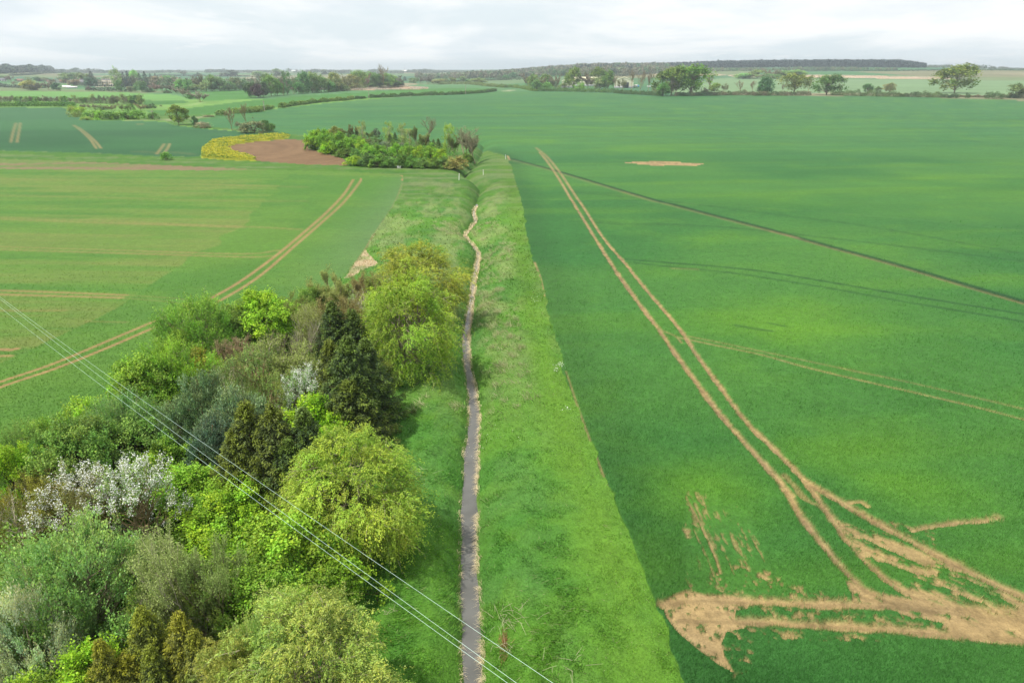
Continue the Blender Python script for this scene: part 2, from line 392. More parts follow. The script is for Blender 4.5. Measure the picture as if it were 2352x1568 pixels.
UPPER_TRACKS = [
 ([(37,282),(30,305),(25,327)], .25, .7), ([(47,282),(43,305),(39,327)], .25, .7),
 ([(170,288),(186,300),(205,318),(214,330),(221,341)], .25, .75), ([(178,292),(200,308),(220,326),(232,341)], .25, .8),
 ([(378,330),(370,341),(360,354)], .25, .8), ([(390,330),(384,342),(374,354)], .25, .8),
 ([(315,348),(350,350),(375,352),(395,350),(440,354)], .22, .5), ([(316,284),(319,287)], .25, .7), ([(325,284),(328,287)], .25, .7),
]
PATHS = [ # pale farm track
 ([(287,276),(340,275.5),(385,275),(425,272),(460,270),(490,267.5)], 1.0, 1.0),
 ([(327,250),(380,247),(430,243),(470,234)], .9, .35),
 ([(1160,207),(1178,206.5),(1166,209),(1150,211.5)], 1.6, 1.),([(1130,203.5),(1155,202.5)], 1.6, .8),
 ([(-600,225),(0,225),(325,230.3),(438,231.8)], 1.2, .25),
]
def prep(lst): return [(resamp(P2(a)), w_, s_) for a, w_, s_ in lst]
SOIL_T = prep(SOIL_TRACKS); DARK_T = prep(DARK_TRACKS_AND_SHADE); LEFT_T = prep(LEFT_TRACKS); UP_T = prep(UPPER_TRACKS); PATH_T = prep(PATHS)
EDGE_G = P2(EDGE)
RUT_T = [(l_, w_ * .42, 1.) for l_, w_, s_ in SOIL_T if w_ >= .2]
HEADLAND = P2([(640,436),(605,470),(560,510),(500,555),(430,600),(350,655),(280,700),(200,740),(100,790),(0,840),(-300,960),(-900,1260),(-900,1400),(900,900),(1000,410),(660,400)])
BRANCHY = P2([(1530,1360),(1860,1390)])
YPATCH = [(1820,745,11,.8),(1640,1130,5,.8),(2080,1120,5,.6),(1170,215,30,.2),(1230,325,14,.5),(1500,620,6,.35),(1950,620,12,.15),(1640,550,8,.3),(1430,512,6,.35),(1760,460,14,.3),(2000,1060,6,.4),(1520,345,20,.25),(1480,300,30,.3),(1950,300,40,.25),(2200,420,25,.2),(1700,870,6,.15)]
YP = [(*unproj(a, b)[:2], r_, s_) for a, b, r_, s_ in YPATCH]
BROWNBAND = P2([(-900,350),(0,362),(300,374),(520,385),(640,392),(400,389),(200,387),(0,387),(-900,380)])
def lines(x, y, L_, jit=.12, fr=2.2, seed=3, soft=1.):
    """strength 0..1 of ragged-edged lines; lines finer than the land mesh are spread over one cell"""
    s = np.zeros(x.shape)
    for line, hw, st in L_:
        if st <= 0: continue
        md = hw * 2.4 + 1.2
        x0, y0 = line.min(0) - md; x1, y1 = line.max(0) + md
        S = np.where((x > x0) & (x < x1) & (y > y0) & (y < y1))[0]
        if len(S) == 0: continue
        xs = x[S]; ys = y[S]; rs = np.hypot(xs, ys); jj = min(jit, hw * .7)
        j = (fbm(xs * fr, ys * fr, seed, 2) - .5) * 2 * jj + (fbm(xs * 7, ys * 7, seed + 2, 2) - .5) * min(jit, hw) * .9 + (vnoise(xs * .5, ys * .5, seed + 4) - .5) * jj
        best = np.zeros(len(S))
        for i in range(len(line) - 1):
            ax, ay = line[i]; bx, by = line[i + 1]
            m = np.where((xs > min(ax, bx) - md) & (xs < max(ax, bx) + md) & (ys > min(ay, by) - md) & (ys < max(ay, by) + md))[0]
            if len(m) == 0: continue
            X = xs[m]; Y = ys[m]; vx, vy = bx - ax, by - ay; L2 = vx*vx + vy*vy + 1e-9; R = rs[m]
            t = np.clip(((X - ax) * vx + (Y - ay) * vy) / L2, 0, 1)
            d = np.hypot(X - ax - t * vx, Y - ay - t * vy); nx, ny = -vy / math.sqrt(L2), vx / math.sqrt(L2)
            cell = np.abs(nx * X + ny * Y) / R * R * R * 5.2e-5 + np.abs(nx * Y - ny * X) / R * R * .0015
            he = np.maximum(hw, cell * .75)
            v = (1 - sm(he * (1 - .45 * soft), he * (1 + .45 * soft) + .03, d + j[m] * (hw >= he))) * st * (hw / he) ** .8
            best[m] = np.maximum(best[m], v)
        s[S] = np.maximum(s[S], best)
    return s
CLS = ['pasture', 'wheat', 'barley', 'wheat_left', 'plough', 'verge', 'wood']
def classify(x, y):
    c = np.zeros(x.shape, np.int8)
    near = (y < 420)
    # grass zone between the fields of the left and right
    vz = P2V
    c[inpoly(x, y, vz)] = 5
    c[inpoly(x, y, PG['wheat_left'])] = 3
    c[inpoly(x + (.7 * (fbm(x / 1.4, y / 1.4, 301, 3) - .5) + .5 * (vnoise(x / 5, y / 5, 302) - .5)) * (y < 200), y, PG['wheat'])] = 1
    c[inpoly(x, y, PG['barley'])] = 2
    c[inpoly(x, y, PG['plough'])] = 4
    c[inpoly(x, y, PG['wood']) & (c != 1)] = 6
    c[(x > -60) & (x < 12) & (y < 22) & (c == 0)] = 5
    return c
P2V = P2([(-900,322),(0,345),(200,350),(380,358),(464,360),(466,335),(490,320),(560,312),(630,308),(560,302),(470,295),(400,286),(378,278),(330,276),(350,262),(500,264),(640,250),(720,243),(1140,213),(1160,330),(1180,380),(1700,1000),(2400,1950),(-900,1950)])
# the whole land inside ~420 m that is not a crop is rough grass
def cellrand(x, y, seed, size=170.):
    """field patchwork: nearest jittered seed point"""
    gx = np.floor(x / size).astype(int); gy = np.floor(y / (size * 1.6)).astype(int)
    best = np.full(x.shape, 1e18); idx = np.zeros(x.shape); 
    for i in (-1, 0, 1):
        for j in (-1, 0, 1):
            cx = gx + i; cy = gy + j
            px = (cx + _hash(cx, cy, seed)) * size; py = (cy + _hash(cx, cy, seed + 1)) * size * 1.6
            d = (x - px) ** 2 + ((y - py) / 1.6) ** 2
            m = d < best; best[m] = d[m]; idx[m] = _hash(cx, cy, seed + 2)[m]
    return idx
def lerp(a, b, t): return a + (b - a) * t[:, None]
A = lambda *c: np.array(c, float)
C_WHEAT = A(.045, .138, .024); C_WHEAT2 = A(.027, .110, .022); C_WYEL = A(.088, .205, .016); C_WDARK = A(.018, .080, .024)
C_SOIL = A(.325, .228, .098); C_SOILR = A(.25, .160, .070); C_SOILG = A(.25, .182, .092)
C_BAR = A(.074, .162, .021); C_BARD = A(.042, .130, .018); C_BARB = A(.125, .160, .036)
C_GR = A(.080, .190, .022); C_GRY = A(.098, .200, .022); C_GRB = A(.058, .165, .024); C_STRAW = A(.36, .33, .17); C_GRG = A(.14, .21, .085)
_q = P2([(1577, 1150), (1655, 1320)]); ROWK = (_q[0, 0] - _q[1, 0]) / (_q[0, 1] - _q[1, 1])
STRIPP = P2([(1690,1395),(2230,1415),(2230,1450),(1690,1432)]); _q = P2(cb([(780,280),(1180,450)])); FANK = (_q[0, 0] - _q[1, 0]) / (_q[0, 1] - _q[1, 1])
BLX = onplane(1650, 1440, 0)[0]; FRY = onplane(1650, 1370, 0)[1]
def soil_right(x, y):
    """0..1 bare soil strength in the big right-hand field"""
    s = lines(x, y, SOIL_T, soft=1.5)
    n1 = fbm(x * 1.6, y * 1.6, 21, 3); n2 = fbm(x * 4.5, y * 4.5, 31, 2)
    m = inpoly(x, y, PG['blob']); 
    s = np.maximum(s, np.where(m, 1 - .8 * sm(.74 - .16 * sm(0, 2.5, x - BLX), .76 - .12 * sm(0, 2.5, x - BLX), n2) , 0) * sm(.0, .001, m * 1.))
    m = inpoly(x, y, PG['merge']); s = np.maximum(s, np.where(m, sm(.34, .42, n1 * .6 + n2 * .4), 0))
    m = inpoly(x, y, STRIPP); s = np.maximum(s, np.where(m, .8 * sm(.52, .62, n1 * .5 + n2 * .5), 0))
    fu = (x - y * FANK) / math.hypot(1, FANK); fv = (x * FANK + y) / math.hypot(1, FANK)
    fan = .62 * fbm(fu * 1.7, fv * .35, 44, 2) + .38 * fbm(fu * 5, fv * 2.5, 45, 2)
    m = inpoly(x, y, PG['merge2']); s = np.maximum(s, np.where(m, .95 * sm(.42, .52, fan), 0))
    m = inpoly(x, y, PG['merge3']) | inpoly(x, y, PG['thin']); s = np.maximum(s, np.where(m, .85 * sm(.52, .64, .5 * fan + .5 * n2), 0))
    m = inpoly(x, y, PG['fringe']); s = np.maximum(s, np.where(m, .9 * sm(.54, .64, .55 * fbm(x * 1.1, y * .9, 46, 3) + .45 * n2 + .05 * sm(1., -3., y - FRY)), 0))
    m = inpoly(x, y, PG['bare_patch']); s = np.maximum(s, np.where(m, 1., 0))
    m = np.where(inpoly(x, y, PG['parched']))[0]
    if len(m):
        X = x[m]; Y = y[m]; u = (X - Y * ROWK) / math.hypot(1, ROWK)      # drill rows run up the field, slightly leaning
        st = .6 * fbm(u * 5.5, Y * .5, 61, 2) + .4 * fbm(u * 8, Y * 3, 62, 2); k = fbm(X * .5, Y * .35, 71, 2)
        lowf = 1 - sm(22.5, 30, Y)
        v = sm(.60 - .10 * lowf, .72 - .08 * lowf, st * .75 + k * .32) * .62
        s[m] = np.maximum(s[m], v)
    return s
def ground_colour(x, y, c, fine=True):
    n = len(x); r = np.hypot(x, y)
    out = np.zeros((n, 3))
    big = fbm(x / 38, y / 26, 11, 3); med = fbm(x / 7, y / 5, 12, 3); sml = fbm(x / 1.3, y / 1.3, 13, 2)
    # ---- right wheat
    m = np.where(c == 1)[0]
    if len(m):
        X = x[m]; Y = y[m]; b = big[m]; e = med[m]
        col = lerp(np.tile(C_WHEAT2, (len(m), 1)), np.tile(C_WHEAT, (len(m), 1)), sm(.3, .65, b))
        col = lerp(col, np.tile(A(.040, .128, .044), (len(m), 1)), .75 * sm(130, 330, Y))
        st = fbm(X / 60, (Y - .12 * X) / 7.5, 14, 3)
        col = lerp(col, np.tile(C_WYEL * .92, (len(m), 1)), .27 * sm(.5, .75, st) + .16 * sm(.55, .8, e))
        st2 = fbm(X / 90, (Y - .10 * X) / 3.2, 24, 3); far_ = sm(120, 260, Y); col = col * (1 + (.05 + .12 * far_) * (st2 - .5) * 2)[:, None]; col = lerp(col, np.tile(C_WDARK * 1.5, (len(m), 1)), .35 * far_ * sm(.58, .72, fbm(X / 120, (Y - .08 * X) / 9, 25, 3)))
        yp = np.zeros(len(m))
        for (a, bb, rr, ss) in YP:
            d = np.hypot((X - a) / rr, (Y - bb) / (rr * .8)); yp = np.maximum(yp, .85 * ss * np.exp(-d * d * 1.3) * (.45 + 1.1 * e))
        col = lerp(col, np.tile(C_WYEL, (len(m), 1)), np.clip(yp, 0, 1))
        ed = pdist(X, Y, EDGE_G, 8.); col = col * (1 - .20 * (1 - sm(1.0, 6.5, ed)))[:, None]
        dk = lines(X, Y, DARK_T, .06, 1.2, 9); col = lerp(col, np.tile(C_WDARK * .55, (len(m), 1)), dk * .9)
        s = soil_right(X, Y); rut = lines(X, Y, RUT_T, .05, 2.2, 41)
        sc_ = lerp(np.tile(C_SOIL, (len(m), 1)), np.tile(C_SOILG, (len(m), 1)), fbm(X / 2.2, Y / 2.2, 81, 2))
        sc_ = sc_ * ((.80 + .36 * fbm(X * 3, Y * 3, 82, 2)) * (1 - .20 * rut) * (1 - .22 * sm(.5, .7, fbm(X / 1.5 + Y * .2, Y * 1.6, 84, 3))))[:, None]
        col = lerp(col, sc_, s)
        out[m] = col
    m = np.where(c == 2)[0]
    if len(m):
        X = x[m]; Y = y[m]; b = big[m]; e = med[m]
        hl = inpoly(X + 3 * (vnoise(X/6, Y/6, 5) - .5), Y, HEADLAND).astype(float)
        Xw = X + 30 * (fbm(X / 11, Y / 9, 151, 2) - .5); Yw = Y + .06 * X + 1.6 * (fbm(X / 25, Y / 7, 152, 2) - .5); st = .5 * fbm(Xw / 55 + Yw / 40, Yw / 4.5, 15, 4) + .5 * fbm(Xw / 22 - Yw / 15, Yw / 2.1, 153, 3)
        lt = lerp(np.tile(C_BAR, (len(m), 1)), np.tile(C_BARB, (len(m), 1)), .85 * sm(.42, .72, st * .6 + b * .4))
        lt = lerp(lt, np.tile(C_BARD, (len(m), 1)), .55 * sm(.56, .38, st) if False else .55 * (1 - sm(.34, .5, st)))
        dkc = lerp(np.tile(C_BARD, (len(m), 1)), np.tile(C_BAR, (len(m), 1)), .35 + .6 * sm(.4, .7, b * .5 + e * .5))
        gy = sm(-8, -2, X) * 0
        col = lerp(lt, dkc, hl * .92)
        # greyer thin crop beside the ditch corner
        g = sm(55, 110, Y) * sm(-34, -20, X); col = lerp(col, np.tile(A(.085,.150,.062), (len(m), 1)), g * .6)
        bb = inpoly(X, Y + 8 * (fbm(X/40, Y/40, 77, 2) - .5), BROWNBAND); col = lerp(col, np.tile(A(.165,.125,.065), (len(m), 1)), bb * (.25 + .75 * sm(.38, .66, fbm(X/30, Y/4, 78, 3))))
        s = lines(X, Y, LEFT_T); sc_ = C_SOILR * (.85 + .3 * fbm(X * 2, Y * 2, 83, 2))[:, None]
        col = lerp(col, sc_, s)
        out[m] = col
    m = np.where(c == 3)[0]
    if len(m):
        X = x[m]; Y = y[m]; b = big[m]
        far = sm(230, 420, Y)
        col = lerp(np.tile(A(.014,.066,.022), (len(m), 1)), np.tile(A(.030,.110,.032), (len(m), 1)), .2 + .6 * sm(.35, .7, fbm(X / 60, Y / 30, 16, 3)) )
        col = lerp(col, np.tile(A(.045,.130,.050), (len(m), 1)), far * .6)
        s = lines(X, Y, UP_T, .2, .8); col = lerp(col, np.tile(C_SOIL * .9, (len(m), 1)), s)
        out[m] = col
    m = np.where(c == 4)[0]
    if len(m):
        X = x[m]; Y = y[m]
        cx, cy = PG['plough'].mean(0)
        ring = np.hypot(X - cx + 25, (Y - cy) * .8)
        k = .82 + .22 * vnoise(ring / 1.6, ring * 0, 5) + .2 * (fbm(X / 9, Y / 9, 17, 3) - .5)
        out[m] = A(.172, .106, .056) * k[:, None]
    m = np.where((c == 5) | (c == 6))[0]
    if len(m):
        X = x[m]; Y = y[m]; e = med[m]; sl = sml[m]; b = big[m]
        d = X - stream_x(Y)
        nd = np.abs(d) < 14
        col = lerp(np.tile(C_GRB, (len(m), 1)), np.tile(C_GR, (len(m), 1)), sm(.3, .65, e * .6 + sl * .4))
        # mown yellow-green strip along the wheat
        ed = pdist(X, Y, EDGE_G, 12.)
        wy = (.45 * (1 - sm(2.6, 4.6, ed + (e - .5) * 2.2)) + .55 * np.exp(-((ed - 1.5 - .6 * (b - .5)) / 1.1) ** 2)) * (d > 0)
        col = lerp(col, np.tile(C_GRY, (len(m), 1)), np.clip(wy * (.40 + .5 * e), 0, 1))
        # straw-coloured dead grass on the banks, more of it up the ditch
        up = sm(36, 75, Y) * (1 - sm(150, 200, Y))
        stn = fbm(X / 1.1, Y / 3.2, 18, 3); blo = fbm(X / 5, Y / 8, 19, 2)
        ss = up * sm(.47, .66, stn * .5 + blo * .55) * (1 - wy) * sm(.4, 1.5, np.abs(d))
        col = lerp(col, np.tile(C_STRAW, (len(m), 1)), ss * .26) * (1 - .16 * up * sm(.35, .65, fbm(X / 2.2, Y / 2.6, 88, 3)))[:, None]
        gg = (1 - wy) * sm(.5, .7, fbm(X / 3, Y / 4, 20, 2)) * .10
        col = lerp(col, np.tile(C_GRG, (len(m), 1)), gg)
        rd = (1 - sm(.0, .35, np.abs(d) - stream_halfw(Y))) * (.12 + .33 * sm(52, 80, Y)) * (Y < 140)
        col = lerp(col, np.tile(A(.42,.32,.17), (len(m), 1)), rd * sm(.3, .6, sl))
        # far strips of verge: paler
        fs = sm(120, 160, Y); stv = fbm(X / 25, Y / 2.5, 23, 3)
        col = lerp(col, np.tile(A(.20,.24,.11), (len(m), 1)), fs * .45 * sm(.52, .70, stv)) * (1 - .25 * fs)[:, None]
        ry = inpoly(X, Y, PG['rape']); col[ry] = A(.30, .32, .03)
        tcn = inpoly(X, Y, PG['tan_corner']); col = lerp(col, np.tile(A(.38,.30,.18), (len(m), 1)), tcn * (.5 + .5 * sm(.35,.6,sl)))
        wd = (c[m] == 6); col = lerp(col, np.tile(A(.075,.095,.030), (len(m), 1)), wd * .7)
        pth = lines(X, Y, PATH_T, .3, .5); col = lerp(col, np.tile(A(.50,.42,.30), (len(m), 1)), pth)
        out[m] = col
    m = np.where(c == 0)[0]
    if len(m):
        X = x[m]; Y = y[m]
        k = cellrand(X + 30 * (vnoise(X/300, Y/300, 50)-.5), Y, 33, 230.)
        pal = np.array([[.055,.15,.05],[.085,.17,.06],[.045,.13,.055],[.13,.17,.075],[.16,.16,.085],[.07,.165,.06],[.04,.12,.06],[.10,.165,.07],[.22,.20,.12],[.06,.14,.06]])
        col = pal[(k * 9.999).astype(int)] * (.9 + .2 * fbm(X / 60, Y / 40, 51, 3))[:, None]
        for nm, cc in (('fieldB', C_WHEAT * 1.05), ('fieldC', A(.105,.235,.055)), ('fieldD', C_WHEAT * .95), ('fieldE', C_WHEAT * 1.15), ('paleR', A(.135,.215,.10)), ('maize_strip', A(.42,.30,.20)), ('maize_far', A(.42,.33,.2)), ('game_strip', A(.36,.24,.15))):
            q = inpoly(X, Y, PG[nm]); col[q] = cc * (.92 + .16 * fbm(X[q] / 70, Y[q] / 30, 52, 3))[:, None]
        g = (Y < 640) & (X < 60) & ~inpoly(X, Y, PG['fieldB']) & ~inpoly(X, Y, PG['fieldC']) & ~inpoly(X, Y, PG['fieldD']) & ~inpoly(X, Y, PG['fieldE'])
        col[g] = A(.115,.225,.045) * (.8 + .4 * fbm(X[g] / 12, Y[g] / 8, 53, 3))[:, None]
        pth = lines(X, Y, PATH_T, .3, .5); col = lerp(col, np.tile(A(.50,.42,.30), (len(m), 1)), pth)
        out[m] = col
    return np.clip(out, 0, 1)

# ---- one continuous land surface, split where the land use changes
ph = []; a_ = 54.0
while True:
    r_ = CAMH / math.tan(RAD(a_))
    if r_ > 900: break
    ph.append(r_); a_ -= .072
rr = [.5, 3, 6, 9, 12, 15] + [q for q in ph if q > 16]
while rr[-1] < 9500: rr.append(rr[-1] + max(28, rr[-1] * .012))
rr = np.array(rr)
th = np.concatenate([np.linspace(-180, -46, 34, endpoint=False), np.linspace(-46, -40, 12, endpoint=False), np.linspace(-40, 40, 1000, endpoint=False), np.linspace(40, 46, 12, endpoint=False), np.linspace(46, 180, 34, endpoint=False)])
RR, TT = np.meshgrid(rr, np.radians(th), indexing='ij')
GX = (RR * np.sin(TT)).ravel(); GY = (RR * np.cos(TT)).ravel()
# ditch must be fine: nothing else needed, the grid is 4-20 cm there
gcls = classify(GX, GY)
GZ = hz(GX, GY)
dS = np.abs(GX - stream_x(GY))
rough_ = ((gcls == 5) | (gcls == 6)) & (GY < 160) & (GY > 14)
GZ = GZ + np.where(rough_ & (dS > stream_halfw(GY) + .05), (fbm(GX * .8, GY * .8, 91, 3) - .5) * .48 * sm(.1, .8, dS - stream_halfw(GY)), 0)
sR = np.zeros(len(GX)); mw = gcls == 1
sR[mw] = soil_right(GX[mw], GY[mw])
nearw = mw & (RR.ravel() < 140)
GZ = GZ + np.where(nearw, .16 * (1 - sR), 0)          # the crop canopy stands above the bare soil
GC = ground_colour(GX, GY, gcls)
nr, ntt = RR.shape
I, J = np.meshgrid(np.arange(nr - 1), np.arange(ntt), indexing='ij'); J2 = (J + 1) % ntt
F = np.stack([I * ntt + J, I * ntt + J2, (I + 1) * ntt + J2, (I + 1) * ntt + J], -1).reshape(-1, 4)[:, ::-1]
fc = gcls[F[:, 0]]
V = np.stack([GX, GY, GZ], -1)
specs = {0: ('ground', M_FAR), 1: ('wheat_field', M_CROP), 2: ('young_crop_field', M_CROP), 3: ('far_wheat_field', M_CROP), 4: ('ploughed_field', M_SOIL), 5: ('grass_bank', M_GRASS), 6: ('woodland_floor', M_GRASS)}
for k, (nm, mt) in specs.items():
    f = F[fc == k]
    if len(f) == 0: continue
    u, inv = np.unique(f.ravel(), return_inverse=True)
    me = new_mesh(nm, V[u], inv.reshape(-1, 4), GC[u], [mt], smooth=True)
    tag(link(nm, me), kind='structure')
print('ground verts', len(V))

# ---- the water of the ditch
def water_material():
    m, nt, out = mat('water'); L = nt.links.new
    tc = N(nt, 'ShaderNodeTexCoord'); n = N(nt, 'ShaderNodeTexNoise'); n.inputs['Scale'].default_value = .6; n.inputs['Detail'].default_value = 3
    L(tc.outputs['Object'], n.inputs['Vector'])
    cr = N(nt, 'ShaderNodeValToRGB'); cr.color_ramp.elements[0].position = .3; cr.color_ramp.elements[1].position = .75
    cr.color_ramp.elements[0].color = (.092, .091, .084, 1); cr.color_ramp.elements[1].color = (.135, .134, .125, 1)
    L(n.outputs[0], cr.inputs[0])
    p = N(nt, 'ShaderNodeBsdfPrincipled'); p.inputs['Roughness'].default_value = .06; p.inputs['IOR'].default_value = 1.33
    L(cr.outputs[0], p.inputs['Base Color'])
    n2 = N(nt, 'ShaderNodeTexNoise'); n2.inputs['Scale'].default_value = 7; L(tc.outputs['Object'], n2.inputs['Vector'])
    b = N(nt, 'ShaderNodeBump'); b.inputs['Distance'].default_value = .006; L(n2.outputs[0], b.inputs['Height']); L(b.outputs[0], p.inputs['Normal'])
    L(p.outputs[0], out.inputs[0]); return m
ys = np.linspace(-25, onplane(1096, 470, -2)[1], 700)
cx = stream_x(ys); hw = stream_halfw(ys) + .2
wz = np.array([-float(ditch_depth(q)) + .07 for q in ys])
Vw = np.concatenate([np.stack([cx - hw, ys, wz], -1), np.stack([cx + hw, ys, wz], -1)])
n_ = len(ys); i = np.arange(n_ - 1); Fw = np.stack([i, n_ + i, n_ + i + 1, i + 1], -1)
tag(link('stream_water', new_mesh('stream_water', Vw, Fw, None, [water_material()], True)), kind='structure')
# ================================================================== TREES: generators in a unit box (height 1, width 1)
def unit(v): return v / np.maximum(np.linalg.norm(v, axis=-1, keepdims=True), 1e-9)
def rdir(rng, n): return unit(rng.normal(size=(n, 3)))
def leaves(rng, P, D, Nn, L_, W_, col):
    """rhombic leaf cards: centre P, axis D, rough normal Nn"""
    n = len(P); D = unit(D); S = unit(np.cross(D, Nn) + 1e-6)
    L_ = np.broadcast_to(L_, (n,))[:, None] * .5; W_ = np.broadcast_to(W_, (n,))[:, None] * .5
    V = np.stack([P - D * L_, P + S * W_, P + D * L_, P - S * W_], 1).reshape(-1, 3)
    F = np.arange(n * 4).reshape(-1, 4)
    return V, F, np.repeat(np.broadcast_to(col, (n, 3)), 4, 0)
def tubes(paths, sides=4):
    """paths: list of (pts (k,3), radii (k), colour)"""
    Vs = []; Fs = []; Cs = []; n = 0
    for pts, rad, c in paths:
        k = len(pts); pts = np.asarray(pts, float)
        t = unit(np.gradient(pts, axis=0)); a = np.array([.31, .87, .38]); u = unit(np.cross(t, a)); v = np.cross(t, u)
        ang = np.arange(sides) * 2 * math.pi / sides
        ring = (u[:, None] * np.cos(ang)[None, :, None] + v[:, None] * np.sin(ang)[None, :, None]) * np.asarray(rad)[:, None, None] + pts[:, None]
        Vs.append(ring.reshape(-1, 3))
        i, j = np.meshgrid(np.arange(k - 1), np.arange(sides), indexing='ij'); j2 = (j + 1) % sides
        Fs.append(np.stack([i * sides + j, i * sides + j2, (i + 1) * sides + j2, (i + 1) * sides + j], -1).reshape(-1, 4) + n)
        Cs.append(np.tile(c, (k * sides, 1))); n += k * sides
    return np.concatenate(Vs), np.concatenate(Fs), np.concatenate(Cs)
BARK = {'brown': (.13, .10, .05), 'grey': (.27, .235, .15), 'pale': (.50, .45, .33), 'tan': (.28, .215, .11), 'dark': (.06, .045, .035)}
def limb(rng, p0, p1, r0, r1, k=6, sag=.04, wob=.012, c=(.1,.08,.06)):
    t = np.linspace(0, 1, k)[:, None]; p = p0 + (p1 - p0) * t
    mid = np.sin(t * math.pi) * sag; p = p + np.array([0, 0, 1.]) * mid
    w_ = rng.normal(size=(k, 3)) * wob; w_[0] = 0; p = p + w_ * np.minimum(t * 3, 1)
    return (p, r0 + (r1 - r0) * t[:, 0] ** .8, np.array(c) * rng.uniform(.85, 1.15))
def lumps(rng, kind, m):
    if kind in ('broad', 'oak', 'blossom'):
        d = rdir(rng, m); d[:, 2] = np.where(d[:, 2] < -.8, -d[:, 2], d[:, 2])
        k = rng.uniform(.35, .80, m) ** .7
        c = d * k[:, None] * np.array([.46, .46, .42]) + np.array([0, 0, .52]); rad = rng.uniform(.09, .16, m)
    elif kind == 'shrub':
        d = rdir(rng, m); d[:, 2] = np.abs(d[:, 2])
        k = rng.uniform(.3, .85, m) ** .6
        c = d * k[:, None] * np.array([.46, .46, .78]) + np.array([0, 0, .10]); rad = rng.uniform(.09, .17, m)
    elif kind == 'weep':
        d = rdir(rng, m); d[:, 2] = np.where(d[:, 2] < -.85, -d[:, 2], d[:, 2])
        k = rng.uniform(.4, .88, m) ** .6
        c = d * k[:, None] * np.array([.44, .44, .46]) + np.array([0, 0, .47]); rad = rng.uniform(.07, .14, m)
    elif kind == 'up':
        d = rdir(rng, m); d[:, 2] = np.abs(d[:, 2]) * 1.1 - .12
        k = rng.uniform(.35, .85, m) ** .6
        c = d * k[:, None] * np.array([.43, .43, .62]) + np.array([0, 0, .25]); rad = rng.uniform(.07, .13, m)
    elif kind == 'pine':
        d = rdir(rng, m); d[:, 2] = np.abs(d[:, 2]) * 1.2 - .2
        k = rng.uniform(.5, .95, m)
        c = d * k[:, None] * np.array([.42, .42, .62]) + np.array([0, 0, .28]); rad = rng.uniform(.05, .09, m)
        c[:, :2] *= (1.12 - .45 * c[:, 2:3])
    elif kind == 'tall':
        z = rng.uniform(.12, .97, m); r = .40 * np.sqrt(np.clip(1 - ((z - .52) / .5) ** 2, 0.05, 1)) * rng.uniform(.3, 1., m); a = rng.uniform(0, 6.283, m)
        c = np.stack([r * np.cos(a), r * np.sin(a), z], -1); rad = rng.uniform(.06, .12, m)
    return c, rad
KP = dict(broad=dict(a=.9, b=.45, c=.7, g=.12, L=.11, lw=.75), oak=dict(a=.9, b=.4, c=.7, g=.05, L=.10, lw=.8), shrub=dict(a=.8, b=.6, c=.6, g=.05, L=.12, lw=.65),
          weep=dict(a=.65, b=.55, c=.55, g=.75, L=.15, lw=.42), up=dict(a=.45, b=1., c=.28, g=0, L=.16, lw=.5), pine=dict(a=.5, b=.9, c=.4, g=0, L=.085, lw=.30),
          blossom=dict(a=.6, b=.9, c=.6, g=0, L=.17, lw=.8), tall=dict(a=.5, b=.9, c=.4, g=.0, L=.10, lw=.6))
